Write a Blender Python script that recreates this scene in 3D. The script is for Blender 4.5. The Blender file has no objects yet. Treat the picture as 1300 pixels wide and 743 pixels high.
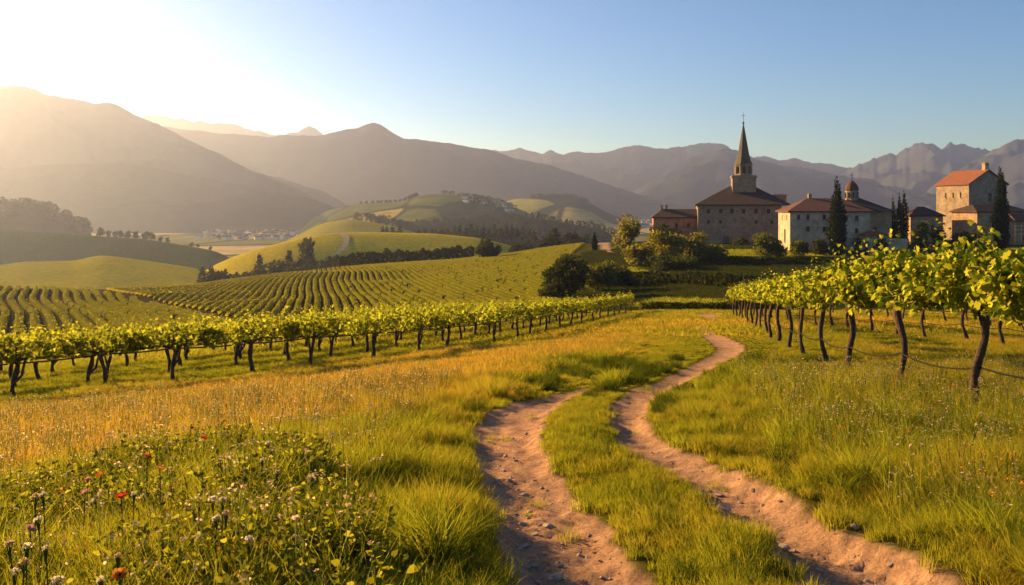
import bpy, math, random
import numpy as np
from mathutils import Vector, Matrix

R = math.radians
C = bpy.context.scene
COL = C.collection
rng = np.random.default_rng(7)
random.seed(7)

# ------------------------------------------------------------------ camera, sky, sun, exposure
FPX, HZ, CX = 1020.0, 262.0, 650.0          # focal length and horizon in photo pixels (1300 wide)
SUN_AZ, SUN_EL = 52.0, 17.0                 # degrees left of the view direction, above the horizon
HAZE_DENSITY = 1.5e-4

cam_d = bpy.data.cameras.new('camera'); cam = bpy.data.objects.new('camera', cam_d); COL.objects.link(cam)
cam.location = (0, 0, 0); cam.rotation_euler = (R(90), 0, 0)
cam_d.sensor_width = 36; cam_d.lens = 36 * FPX / 1300
cam_d.shift_y = -(371.5 - HZ) / 1300
cam_d.clip_start = 0.05; cam_d.clip_end = 60000
C.camera = cam

w = bpy.data.worlds.new('World'); C.world = w; w.use_nodes = True
nt = w.node_tree; nt.nodes.clear()
sky = nt.nodes.new('ShaderNodeTexSky'); sky.sky_type = 'NISHITA'; sky.sun_disc = False
sky.sun_elevation = R(SUN_EL); sky.sun_rotation = R(-SUN_AZ)
sky.altitude = 300; sky.air_density = 1.0; sky.dust_density = 0.15; sky.ozone_density = 6.0
bg = nt.nodes.new('ShaderNodeBackground'); bg.inputs[1].default_value = 0.054
ow = nt.nodes.new('ShaderNodeOutputWorld')
nt.links.new(sky.outputs[0], bg.inputs[0]); nt.links.new(bg.outputs[0], ow.inputs[0])

sun_d = bpy.data.lights.new('sun', 'SUN'); sun = bpy.data.objects.new('sun', sun_d); COL.objects.link(sun)
sun_d.energy = 5.0; sun_d.angle = R(0.5); sun_d.color = (1.0, 0.65, 0.27)
SV = Vector((-math.sin(R(SUN_AZ)) * math.cos(R(SUN_EL)), math.cos(R(SUN_AZ)) * math.cos(R(SUN_EL)), math.sin(R(SUN_EL))))
sun.rotation_euler = (-SV).to_track_quat('-Z', 'Y').to_euler()
sun.location = SV * 100

C.view_settings.view_transform = 'Standard'; C.view_settings.look = 'None'
C.view_settings.exposure = 1.58; C.view_settings.gamma = 1; C.view_settings.use_curve_mapping = False
C.render.engine = 'CYCLES'
cy = C.cycles
cy.use_denoising = True
cy.max_bounces = 6; cy.diffuse_bounces = 3; cy.glossy_bounces = 2; cy.transmission_bounces = 3
cy.volume_bounces = 0; cy.transparent_max_bounces = 8; cy.caustics_reflective = False; cy.caustics_refractive = False
cy.sample_clamp_indirect = 6

# ------------------------------------------------------------------ noise
def _h(ix, iy, s):
    n = (ix.astype(np.int64) * 374761393 + iy.astype(np.int64) * 668265263 + s * 1442695041) & 0x7fffffff
    n = ((n ^ (n >> 13)) * 1274126177) & 0x7fffffff
    return ((n ^ (n >> 16)) & 0xffff) / 65535.0
def vnoise(x, y, s=0):
    x = np.asarray(x, float); y = np.asarray(y, float)
    ix = np.floor(x); iy = np.floor(y); fx = x - ix; fy = y - iy
    fx = fx * fx * (3 - 2 * fx); fy = fy * fy * (3 - 2 * fy)
    a = _h(ix, iy, s); b = _h(ix + 1, iy, s); c = _h(ix, iy + 1, s); d = _h(ix + 1, iy + 1, s)
    return (a + (b - a) * fx) * (1 - fy) + (c + (d - c) * fx) * fy
def fbm(x, y, s=0, o=4):
    v = 0; a = 0.5; t = 0
    for i in range(o):
        v = v + a * vnoise(x * 2 ** i, y * 2 ** i, s + i * 17); t += a; a *= 0.5
    return v / t
def ss(a, b, x):
    t = np.clip((np.asarray(x, float) - a) / (b - a), 0, 1); return t * t * (3 - 2 * t)

# ------------------------------------------------------------------ object helpers
def link(o, parent=None):
    COL.objects.link(o)
    if parent is not None: o.parent = parent
    return o
def tag(o, label=None, cat=None, group=None, kind=None):
    if label: o['label'] = label
    if cat: o['category'] = cat
    if group: o['group'] = group
    if kind: o['kind'] = kind
    return o
def empty(name, loc, rz=0):
    o = bpy.data.objects.new(name, None); o.location = loc; o.rotation_euler = (0, 0, rz); o.empty_display_size = 0.2
    return link(o)
def mesh_np(name, V, faces, mat=None, smooth=False, attrs=None):
    """faces: (n,k) array or list of lists; attrs: {name: per-vertex float (N,) or colour (N,3)}"""
    me = bpy.data.meshes.new(name)
    V = np.asarray(V, np.float32)
    if isinstance(faces, np.ndarray):
        n, k = faces.shape
        me.vertices.add(len(V)); me.vertices.foreach_set('co', V.ravel())
        me.loops.add(n * k); me.loops.foreach_set('vertex_index', faces.astype(np.int32).ravel())
        me.polygons.add(n); me.polygons.foreach_set('loop_start', np.arange(0, n * k, k, dtype=np.int32))
        me.update(calc_edges=True); me.validate()
    else:
        me.from_pydata([tuple(v) for v in V], [], faces); me.update()
    if smooth: me.polygons.foreach_set('use_smooth', np.ones(len(me.polygons), bool))
    for k_, a in (attrs or {}).items():
        a = np.asarray(a, np.float32)
        if a.ndim == 1:
            at = me.attributes.new(k_, 'FLOAT', 'POINT'); at.data.foreach_set('value', a)
        else:
            at = me.attributes.new(k_, 'FLOAT_COLOR', 'POINT')
            at.data.foreach_set('color', np.concatenate([a, np.ones((len(a), 1), np.float32)], 1).ravel())
    if mat: me.materials.append(mat)
    return me
def obj(name, me, parent=None, loc=(0, 0, 0)):
    o = bpy.data.objects.new(name, me); o.location = loc
    return link(o, parent)
def grid_faces(nr, nc):
    i = np.arange(nr - 1)[:, None] * nc + np.arange(nc - 1)[None, :]
    return np.stack([i, i + 1, i + nc + 1, i + nc], -1).reshape(-1, 4)
class MB:
    def __init__(s): s.v = []; s.f = []
    def add(s, vs, fs):
        b = len(s.v); s.v += [tuple(v) for v in vs]; s.f += [[b + i for i in f] for f in fs]
    def box(s, x0, x1, y0, y1, z0, z1):
        s.add([(x0, y0, z0), (x1, y0, z0), (x1, y1, z0), (x0, y1, z0), (x0, y0, z1), (x1, y0, z1), (x1, y1, z1), (x0, y1, z1)],
              [[3, 2, 1, 0], [4, 5, 6, 7], [0, 1, 5, 4], [1, 2, 6, 5], [2, 3, 7, 6], [3, 0, 4, 7]])
    def prism(s, n, cx, cy_, r0, r1, z0, z1, rot=0):
        vs = []
        for z, r in ((z0, r0), (z1, r1)):
            for i in range(n):
                a = rot + 2 * math.pi * i / n; vs.append((cx + r * math.cos(a), cy_ + r * math.sin(a), z))
        s.add(vs, [[i, (i + 1) % n, n + (i + 1) % n, n + i] for i in range(n)] + [list(range(n))[::-1], list(range(n, 2 * n))])
    def tube(s, pts, rad, n=7, jit=0.0, seed=0):
        rr = random.Random(seed); b = len(s.v); m = len(pts); pts = [Vector(p) for p in pts]
        for i, p in enumerate(pts):
            t = (pts[min(i + 1, m - 1)] - pts[max(i - 1, 0)]).normalized()
            a = t.orthogonal().normalized() if abs(t.z) < 0.9 else Vector((1, 0, 0)).cross(t).normalized()
            if abs(t.z) < 0.9: a = t.cross(Vector((0, 0, 1))).normalized()
            c = t.cross(a)
            for k in range(n):
                g = 2 * math.pi * k / n; r = rad[i] * (1 + jit * (rr.random() - 0.5))
                s.v.append(tuple(p + (a * math.cos(g) + c * math.sin(g)) * r))
        for i in range(m - 1):
            for k in range(n):
                s.f.append([b + i * n + k, b + i * n + (k + 1) % n, b + (i + 1) * n + (k + 1) % n, b + (i + 1) * n + k])
        s.f.append([b + k for k in range(n)][::-1]); s.f.append([b + (m - 1) * n + k for k in range(n)])
    def mesh(s, name, mat, smooth=False): return mesh_np(name, np.array(s.v), s.f, mat, smooth)
    def build(s, name, mat, parent=None, smooth=False, loc=(0, 0, 0)): return obj(name, s.mesh(name, mat, smooth), parent, loc)

# leaf cards --------------------------------------------------------------------------------
GRAPE_V = np.array([(0, 0, 0), (.34, -.14, .10), (.56, .16, .12), (.38, .36, .07), (.44, .68, .06), (.17, .70, .03), (0, 1, -.06),
                    (-.34, -.14, .10), (-.56, .16, .12), (-.38, .36, .07), (-.44, .68, .06), (-.17, .70, .03)], float)
GRAPE_F = [[0, 1, 2, 3, 4, 5, 6], [0, 6, 11, 10, 9, 8, 7]]
OVAL_V = np.array([(0, 0, 0), (.26, .28, .07), (.28, .62, .05), (0, 1, -.05), (-.28, .62, .05), (-.26, .28, .07)], float)
OVAL_F = [[0, 1, 2, 3], [0, 3, 4, 5]]
CARD_V = np.array([(-.32, 0, 0), (.38, .12, .05), (.30, .9, -.03), (-.36, .78, .06)], float)
CARD_F = [[0, 1, 2, 3]]
def unit(a): return a / (np.linalg.norm(a, axis=1, keepdims=True) + 1e-9)
def cards(cent, direc, nrm, size, tv, tf, mat, name, tint=None):
    """leaf shapes at the given centres: direc = leaf axis, nrm = approximate face normal"""
    n = len(cent); y = unit(direc); x = unit(np.cross(y, nrm)); z = np.cross(x, y)
    sz = np.asarray(size).reshape(-1, 1, 1) if np.ndim(size) else np.full((n, 1, 1), size)
    V = cent[:, None, :] + sz * (tv[None, :, 0:1] * x[:, None, :] + tv[None, :, 1:2] * y[:, None, :] + tv[None, :, 2:3] * z[:, None, :])
    k = len(tv); base = np.arange(n) * k
    F = np.concatenate([base[:, None] + np.array(f)[None, :] for f in tf]) if len({len(f) for f in tf}) == 1 else None
    if tint is None: tint = rng.random(n)
    return mesh_np(name, V.reshape(-1, 3), F, mat, False, {'tint': np.repeat(tint, k)})

# ------------------------------------------------------------------ materials
def new_mat(name):
    m = bpy.data.materials.new(name); m.use_nodes = True; t = m.node_tree
    return m, t, t.nodes['Principled BSDF'], t.nodes['Material Output']
def col4(c): return (c[0], c[1], c[2], 1)
def noise_node(t, scale, detail=4, coord='Object', rough=0.6):
    tc = t.nodes.new('ShaderNodeTexCoord'); n = t.nodes.new('ShaderNodeTexNoise')
    n.inputs['Scale'].default_value = scale; n.inputs['Detail'].default_value = detail; n.inputs['Roughness'].default_value = rough
    t.links.new(tc.outputs[coord], n.inputs['Vector']); return n
def ramp(t, src, stops):
    r = t.nodes.new('ShaderNodeValToRGB'); e = r.color_ramp.elements
    while len(e) < len(stops): e.new(0.5)
    for i, (p, c) in enumerate(stops): e[i].position = p; e[i].color = col4(c)
    t.links.new(src, r.inputs[0]); return r
def mixc(t, fac, a, b, mode='MIX'):
    m = t.nodes.new('ShaderNodeMix'); m.data_type = 'RGBA'; m.blend_type = mode
    for s, v in ((0, fac), (6, a), (7, b)):
        if hasattr(v, 'node'): t.links.new(v, m.inputs[s])
        else: m.inputs[s].default_value = v if s == 0 else col4(v)
    return m.outputs[2]
def bump(t, b, src, strength, dist):
    n = t.nodes.new('ShaderNodeBump'); n.inputs['Strength'].default_value = strength; n.inputs['Distance'].default_value = dist
    t.links.new(src, n.inputs['Height']); t.links.new(n.outputs[0], b.inputs['Normal']); return n
def rough_mat(name, ca, cb, scale, rough=0.85, bmp=0.4, bdist=0.05, detail=5):
    m, t, b, o = new_mat(name)
    n = noise_node(t, scale, detail); r = ramp(t, n.outputs[0], [(.3, ca), (.7, cb)])
    t.links.new(r.outputs[0], b.inputs['Base Color']); b.inputs['Roughness'].default_value = rough
    b.inputs['Specular IOR Level'].default_value = 0.2
    bump(t, b, n.outputs[0], bmp, bdist); return m
def leaf_mat(name, ca, cb, tr, fac=0.45, dry=None, per_obj=0.25, rough=0.55, lo=.6):
    """ca..cb by the leaf's own tint, tr = transmitted colour; dry = colour blended in by an instance attribute"""
    m, t, b, o = new_mat(name)
    a = t.nodes.new('ShaderNodeAttribute'); a.attribute_name = 'tint'
    oi = t.nodes.new('ShaderNodeObjectInfo')
    ma = t.nodes.new('ShaderNodeMath'); ma.operation = 'MULTIPLY_ADD'
    t.links.new(oi.outputs['Random'], ma.inputs[0]); ma.inputs[1].default_value = per_obj
    mb = t.nodes.new('ShaderNodeMath'); mb.operation = 'MULTIPLY'; mb.inputs[1].default_value = 1 - per_obj
    t.links.new(a.outputs['Fac'], mb.inputs[0]); t.links.new(mb.outputs[0], ma.inputs[2])
    c = mixc(t, ma.outputs[0], ca, cb); ct = mixc(t, ma.outputs[0], tuple(x * lo for x in tr), tr)
    if dry:
        d = t.nodes.new('ShaderNodeAttribute'); d.attribute_type = 'INSTANCER'; d.attribute_name = 'dry'
        c = mixc(t, d.outputs['Fac'], c, dry); ct = mixc(t, d.outputs['Fac'], ct, tuple(min(1, x * 1.5) for x in dry))
    t.nodes.remove(b); b = t.nodes.new('ShaderNodeBsdfDiffuse'); t.links.new(c, b.inputs['Color'])
    tl = t.nodes.new('ShaderNodeBsdfTranslucent'); t.links.new(ct, tl.inputs[0])
    mx = t.nodes.new('ShaderNodeMixShader'); mx.inputs[0].default_value = fac
    t.links.new(b.outputs[0], mx.inputs[1]); t.links.new(tl.outputs[0], mx.inputs[2]); t.links.new(mx.outputs[0], o.inputs[0])
    return m
def cover_mat(name, scale, var=0.5, bmp=0.5, bdist=0.05, rough=0.9):
    """land whose cover colour is stored per vertex, with patchy variation"""
    m, t, b, o = new_mat(name)
    a = t.nodes.new('ShaderNodeAttribute'); a.attribute_name = 'cover'
    n = noise_node(t, scale, 8, rough=0.7)
    n2 = noise_node(t, scale * .06, 4)
    r = ramp(t, n.outputs[0], [(.25, (1 - var,) * 3), (.75, (1 + var * .6,) * 3)])
    c = mixc(t, 1.0, a.outputs['Color'], r.outputs[0], 'MULTIPLY')
    r2 = ramp(t, n2.outputs[0], [(.3, (.8, .82, .8)), (.7, (1.15, 1.1, 1.0))])
    c = mixc(t, 1.0, c, r2.outputs[0], 'MULTIPLY')
    t.links.new(c, b.inputs['Base Color']); b.inputs['Roughness'].default_value = rough
    b.inputs['Specular IOR Level'].default_value = 0.0
    n3 = noise_node(t, scale * 7, 6, rough=.75); r3 = ramp(t, n3.outputs[0], [(.32, (.62, .58, .55)), (.62, (1.12, 1.12, 1.12))])  # shading pockets: hollows of the fine bump darkened in the colour
    t.links.new(mixc(t, 1.0, c, r3.outputs[0], 'MULTIPLY'), b.inputs['Base Color']); bp = bump(t, b, n.outputs[0], bmp, bdist)
    b2 = t.nodes.new('ShaderNodeBump'); b2.inputs['Strength'].default_value = .9; b2.inputs['Distance'].default_value = .02
    t.links.new(n3.outputs[0], b2.inputs['Height']); t.links.new(bp.outputs[0], b2.inputs['Normal']); t.links.new(b2.outputs[0], b.inputs['Normal']); return m
def field_mat(name, ca, cb, rows=0.0, ang=0.0, row_dark=0.5, scale=.02):
    """a hill field: patchy grass, optionally planted in rows"""
    m, t, b, o = new_mat(name)
    n = noise_node(t, scale, 8, rough=0.65); r = ramp(t, n.outputs[0], [(.3, ca), (.7, cb)]); c = r.outputs[0]
    nf = noise_node(t, scale * 22, 7, rough=.7); c = mixc(t, 1.0, c, ramp(t, nf.outputs[0], [(.34, (.66, .70, .66)), (.62, (1.12, 1.08, 1.0))]).outputs[0], 'MULTIPLY')
    if rows:
        tc = t.nodes.new('ShaderNodeTexCoord'); mp = t.nodes.new('ShaderNodeMapping'); mp.inputs['Rotation'].default_value = (0, 0, ang)
        wv = t.nodes.new('ShaderNodeTexWave'); wv.inputs['Scale'].default_value = rows; wv.inputs['Distortion'].default_value = 1.0
        wv.inputs['Detail Scale'].default_value = .3
        t.links.new(tc.outputs['Object'], mp.inputs[0]); t.links.new(mp.outputs[0], wv.inputs['Vector'])
        rr = ramp(t, wv.outputs['Fac'], [(.3, (row_dark,) * 3), (.6, (1.1,) * 3)])
        c = mixc(t, 1.0, c, rr.outputs[0], 'MULTIPLY')
    t.links.new(c, b.inputs['Base Color']); b.inputs['Roughness'].default_value = .95; b.inputs['Specular IOR Level'].default_value = 0.0
    return m

M = {}
M['meadow'] = cover_mat('meadow_ground', 6.0, .55, .7, .05)
M['bark'] = rough_mat('vine_bark', (.035, .022, .014), (.10, .062, .038), 22, .9, .9, .03)
M['tree_bark'] = rough_mat('tree_bark', (.03, .022, .016), (.075, .055, .04), 6, .9, .6, .05)
M['vine_leaf'] = leaf_mat('vine_leaf', (.026, .062, .006), (.12, .17, .018), (.62, .62, .04), .57, lo=.36)
M['grass'] = leaf_mat('grass_blade', (.065, .11, .008), (.20, .225, .018), (.55, .54, .03), .48, lo=.42, dry=(.48, .29, .035), per_obj=.5)
M['lawn'] = leaf_mat('shade_lawn_blade', (.020, .036, .005), (.045, .062, .008), (.09, .10, .012), .3, dry=(.10, .09, .02), per_obj=.5)  # darker copy of the grass: bush shade on the terraces put into the colour
M['tuft'] = leaf_mat('shade_tuft_blade', (.022, .050, .006), (.07, .10, .010), (.18, .21, .016), .36, lo=.45, dry=(.46, .26, .035), per_obj=.3)  # deeper green grass copy: shadow sides of tufts put into the colour
M['weed'] = leaf_mat('weed_leaf', (.035, .065, .009), (.12, .15, .018), (.56, .52, .03), .5, lo=.3)
M['row_leaf'] = leaf_mat('vineyard_row_leaf', (.10, .11, .008), (.23, .21, .016), (.58, .50, .03), .40)
M['bush_dark'] = leaf_mat('dark_bush_leaf', (.018, .030, .008), (.05, .065, .014), (.12, .13, .02), .25)
M['bush_gold'] = leaf_mat('gold_bush_leaf', (.055, .062, .010), (.14, .125, .020), (.38, .33, .03), .40)
M['bush_green'] = leaf_mat('green_bush_leaf', (.035, .05, .010), (.085, .10, .016), (.24, .24, .03), .35)
M['cypress'] = leaf_mat('cypress_leaf', (.012, .020, .007), (.03, .042, .012), (.06, .07, .015), .15)
M['wood_leaf'] = leaf_mat('woodland_leaf', (.018, .026, .010), (.045, .052, .016), (.10, .10, .02), .2)
M['white_petal'] = leaf_mat('white_petal', (.62, .52, .38), (.80, .72, .56), (.95, .82, .6), .72)
M['straw'] = leaf_mat('straw_petal', (.44, .28, .15), (.66, .54, .34), (.8, .6, .3), .62)
M['red_petal'] = leaf_mat('red_petal', (.60, .03, .02), (.72, .08, .04), (.7, .08, .04), .4)
M['pink_petal'] = leaf_mat('pink_petal', (.60, .25, .22), (.72, .36, .30), (.7, .35, .3), .4)
M['orange_petal'] = leaf_mat('orange_petal', (.65, .20, .03), (.75, .30, .05), (.8, .3, .05), .4)
M['stem'] = leaf_mat('flower_stem', (.06, .09, .015), (.12, .13, .02), (.2, .22, .03), .3)
M['hose'] = rough_mat('drip_hose', (.010, .007, .005), (.022, .015, .011), 30, .95, .2, .005)
M['stone'] = rough_mat('path_stone', (.22, .15, .10), (.42, .31, .23), 18, .85, .6, .02)
def wall_mat(name, ca, cb, sc=2.2):
    m, t, b, o = new_mat(name)
    tc = t.nodes.new('ShaderNodeTexCoord')
    v = t.nodes.new('ShaderNodeTexVoronoi'); v.inputs['Scale'].default_value = sc; t.links.new(tc.outputs['Object'], v.inputs['Vector'])
    n = noise_node(t, .45, 6); n2 = noise_node(t, 5, 5)
    c = mixc(t, n.outputs[0], ca, cb)
    hs = t.nodes.new('ShaderNodeSeparateColor'); t.links.new(v.outputs['Color'], hs.inputs[0])
    r = ramp(t, hs.outputs[0], [(0, (.72, .70, .68)), (1, (1.2, 1.16, 1.12))])
    c = mixc(t, .8, c, mixc(t, 1, c, r.outputs[0], 'MULTIPLY'))
    st = ramp(t, n.outputs[0], [(.36, (.80, .77, .75)), (.66, (1.06, 1.05, 1.02))])
    c = mixc(t, 1, c, st.outputs[0], 'MULTIPLY')
    t.links.new(c, b.inputs['Base Color']); b.inputs['Roughness'].default_value = .92; b.inputs['Specular IOR Level'].default_value = .15
    bump(t, b, v.outputs['Distance'], .5, .06); return m
def roof_mat(name, ca, cb):
    m, t, b, o = new_mat(name)
    tc = t.nodes.new('ShaderNodeTexCoord'); wv = t.nodes.new('ShaderNodeTexWave'); wv.wave_type = 'BANDS'; wv.bands_direction = 'X'
    wv.inputs['Scale'].default_value = 1.4; wv.inputs['Distortion'].default_value = .6
    t.links.new(tc.outputs['Object'], wv.inputs['Vector'])
    w2 = t.nodes.new('ShaderNodeTexWave'); w2.bands_direction = 'Z'; w2.inputs['Scale'].default_value = 2.2; w2.inputs['Distortion'].default_value = .8
    t.links.new(tc.outputs['Object'], w2.inputs['Vector'])
    n = noise_node(t, .8, 7, rough=.7); c = ramp(t, n.outputs[0], [(.3, ca), (.7, cb)]).outputs[0]
    r = ramp(t, wv.outputs['Fac'], [(.1, (.55,) * 3), (.5, (1.1,) * 3)]); c = mixc(t, .6, c, mixc(t, 1, c, r.outputs[0], 'MULTIPLY'))
    r = ramp(t, w2.outputs['Fac'], [(.1, (.6,) * 3), (.4, (1.05,) * 3)]); c = mixc(t, .5, c, mixc(t, 1, c, r.outputs[0], 'MULTIPLY'))
    t.links.new(c, b.inputs['Base Color']); b.inputs['Roughness'].default_value = .85; b.inputs['Specular IOR Level'].default_value = .2
    bump(t, b, wv.outputs['Fac'], .6, .08); return m
M['church_stone'] = wall_mat('church_stone', (.22, .165, .115), (.33, .25, .18))
M['pale_wall'] = wall_mat('pale_plaster', (.40, .315, .225), (.50, .40, .295), 1.2)
M['ochre_wall'] = wall_mat('ochre_wall', (.30, .195, .11), (.40, .27, .155), 1.6)
M['red_wall'] = wall_mat('red_wall', (.38, .15, .085), (.48, .22, .12), 1.6)
M['tower_stone'] = wall_mat('tower_stone', (.23, .165, .105), (.33, .25, .17), 2.6)
M['roof_dark'] = roof_mat('dark_tiles', (.042, .025, .019), (.080, .044, .032))
M['roof_red'] = roof_mat('red_tiles', (.090, .040, .026), (.16, .066, .042))
M['roof_orange'] = roof_mat('orange_tiles', (.18, .062, .030), (.29, .10, .048))
M['spire'] = rough_mat('spire_slate', (.065, .050, .032), (.12, .092, .06), 1.5, .7, .3, .05)
M['metal'] = rough_mat('dark_metal', (.03, .03, .03), (.06, .055, .05), 8, .5, .1, .01)
M['glass'] = rough_mat('window_glass', (.015, .016, .018), (.035, .036, .04), 2, .15, .0, .01)
M['frame'] = rough_mat('window_frame', (.08, .06, .045), (.14, .10, .08), 5, .7, .1, .01)
M['village'] = rough_mat('village_wall', (.5, .46, .42), (.66, .62, .56), .05, .9, 0, .1)

# ------------------------------------------------------------------ near terrain: meadow, vineyard hill, monastery rise
# control columns: photo column -> [(distance in metres, height as seen from the camera)], turned into heights over the plan
def PZ(py, d): return (HZ - py) / FPX * d
def PX(px, d): return (px - CX) / FPX * d
plane = lambda d: 375 + FPX * 1.6 / d
ctrl = {
    -500: [(2, 1240), (4.4, 755), (9, 610), (20, 515), (35, 472), (60, 446), (90, 420), (125, 392), (160, 376), (200, 384), (300, 420), (440, 450)],
    0:    [(2, 1230), (4.4, 743), (9, 600), (20.5, 511), (30, 478), (45, 453), (60, 440), (80, 424), (100, 406), (130, 381), (160, 366), (200, 376), (300, 415), (440, 446)],
    318:  [(2, 1218), (4.4, 742), (10, 564), (22.6, 480), (35, 450), (50, 433), (65, 421), (80, 412), (100, 400), (150, 374), (200, 357), (235, 353), (300, 372), (440, 425)],
    475:  [(2, 1210), (4.4, 744), (10, 552), (26, 462), (40, 436), (55, 420), (70, 411), (100, 395), (150, 365), (200, 346), (240, 337), (300, 350), (440, 410)],
    640:  [(2, 1198), (4.4, 746), (10, 541), (20, 465), (33.5, 440), (50, 420), (65, 409), (80, 402), (100, 392), (150, 358), (200, 337), (250, 324), (320, 338), (440, 400)],
    735:  [(2, 1195), (4.4, 746), (10, 539), (20, 460), (40, 425), (60, 408), (75, 401), (100, 388), (150, 352), (200, 328), (250, 310), (320, 326), (440, 390)],
    820:  [(4.4, 746), (10, 538), (20, 457), (40, 417), (60, 402), (72, 397), (85, 392), (100, 381), (130, 359), (160, 338), (190, 322), (230, 310), (300, 312), (440, 385)],
    930:  [(2, 1191), (4.4, 746), (10, 538), (20, 457), (40, 416), (60, 401), (75, 394), (100, 376), (130, 352), (160, 334), (190, 317), (215, 310), (300, 305), (440, 380)],
    1100: [(4.4, 746), (10, 538), (20, 457), (40, 416), (60, 402), (75, 395), (100, 376), (130, 352), (160, 334), (190, 317), (215, 308), (300, 302), (440, 380)],
    1300: [(2, 1191), (4.4, 746), (10, 538), (20, 457), (40, 416), (60, 402), (75, 396), (100, 377), (130, 352), (160, 334), (190, 316), (215, 306), (300, 298), (440, 380)],
    1900: [(2, 1191), (4.4, 746), (10, 538), (20, 457), (40, 416), (60, 402), (100, 377), (160, 334), (215, 303), (300, 296), (440, 375)],
}
_cp = np.array([(px, d, py) for px, L in ctrl.items() for d, py in L], float)
# work with height / distance of the sheet relative to the basic falling plane, so that the fit is gentle
def _ab(px, d): return np.stack([np.asarray(px, float) / 260.0, np.log(np.asarray(d, float)) * 2.0], -1)
_A = _ab(_cp[:, 0], _cp[:, 1]); _T = _cp[:, 2] - (375 + FPX * 1.6 / _cp[:, 1])
def _phi(r2): return np.where(r2 > 1e-12, 0.5 * r2 * np.log(np.maximum(r2, 1e-12)), 0)
_n = len(_A); _K = _phi(((_A[:, None] - _A[None]) ** 2).sum(-1)) + np.eye(_n) * 0.02
_P = np.concatenate([np.ones((_n, 1)), _A], 1)
_S = np.linalg.solve(np.block([[_K, _P], [_P.T, np.zeros((3, 3))]]), np.concatenate([_T, np.zeros(3)]))
def F(px, d):
    a = _ab(np.clip(px, -700, 2100), np.clip(d, 1.5, 460)); sh = a.shape[:-1]; a = a.reshape(-1, 2)
    out = np.empty(len(a))
    for i in range(0, len(a), 40000):
        q = a[i:i + 40000]; r2 = ((q[:, None] - _A[None]) ** 2).sum(-1)
        out[i:i + 40000] = _phi(r2) @ _S[:_n] + _S[_n] + q @ _S[_n + 1:]
    return out.reshape(sh) + 375 + FPX * 1.6 / np.maximum(d, 1.5)
# the two wheel ruts: height in the picture -> left and right edge (they become plan outlines on the ground sheet)
RUT_L = np.array([(1500, 690, 1180), (900, 672, 915), (743, 640, 822), (694, 633, 793), (660, 624, 762), (626, 617, 735), (592, 603, 703), (558, 594, 691), (541, 600, 694),
                  (524, 620, 704), (512, 660, 716), (504, 696, 728), (498, 726, 742), (494, 745, 750)], float)[::-1]
RUT_R = np.array([(1500, 1650, 2150), (900, 1150, 1460), (742, 1012, 1205), (701, 968, 1111), (674, 938, 1050), (653, 915, 1026), (640, 898, 1008), (616, 866, 961), (589, 824, 915), (572, 800, 872),
                  (555, 780, 838), (531, 769, 821), (514, 775, 825), (497, 802, 848), (484, 842, 878), (470, 868, 903), (461, 886, 918), (452, 904, 938), (444, 913, 946), (438, 905, 942),
                  (431, 896, 927), (422, 884, 906), (416, 881, 895), (411, 889, 899), (407, 898, 911), (403, 885, 915), (399, 860, 920)], float)[::-1]
def rut_sd(px, py, d, X, Y):
    """signed distance in metres into a wheel rut (positive inside)"""
    s = np.full(np.shape(px), -9.0)
    for T in (RUT_L, RUT_R):
        l = np.interp(py, T[:, 0], T[:, 1]); r = np.interp(py, T[:, 0], T[:, 2])
        v = np.minimum(px - l, r - px) * d / FPX
        v = np.where((py < T[0, 0]) | (py > T[-1, 0]), -9, v)
        s = np.maximum(s, v)
    return s + (fbm(X * 3.1, Y * 3.1, 5, 4) - .5) * .2 + (fbm(X * 14, Y * 14, 6, 2) - .5) * .06 * (Y < 16)
def ground(X, Y, full=False):
    X = np.asarray(X, float); Y = np.asarray(Y, float)
    px = CX + FPX * X / Y; py = F(px, Y); z = PZ(py, Y)
    near = 1 - ss(55, 80, Y)
    sd = rut_sd(px, py, Y, X, Y)
    hum = (fbm(X * .9, Y * .9, 3, 3) - .5) * .22 + (fbm(X * 3.4, Y * 3.4, 9, 3) - .5) * .08
    inr = ss(-.06, .22, sd)
    calm = ss(-2.2, -.2, sd) * ss(7, 14, Y)
    z = z + near * (hum * (1 - .85 * np.maximum(inr, calm)) - .075 * inr * (1 - .75 * ss(9, 14, Y)) + .02 * ss(-.5, -.05, sd) * (1 - inr) + inr * ((fbm(X * 7, Y * 7, 21, 4) - .5) * .06 + (fbm(X * 22, Y * 22, 23, 3) - .5) * .034))
    z = z + (1 - near) * (fbm(X * .05, Y * .05, 31, 3) - .5) * .8
    if full: return z, px, py, sd
    return z
def gz(x, y): return float(ground(np.array([x]), np.array([y]))[0])
def on_ground(px, py, dmin=2.0, dmax=300.0):
    """first point of the near terrain seen at a photo position"""
    d = np.exp(np.linspace(math.log(dmin), math.log(dmax), 1500)); f = F(np.full_like(d, px), d)
    i = int(np.argmax(f <= py)) if (f <= py).any() else len(d) - 1
    return PX(px, d[i]), d[i]
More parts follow.
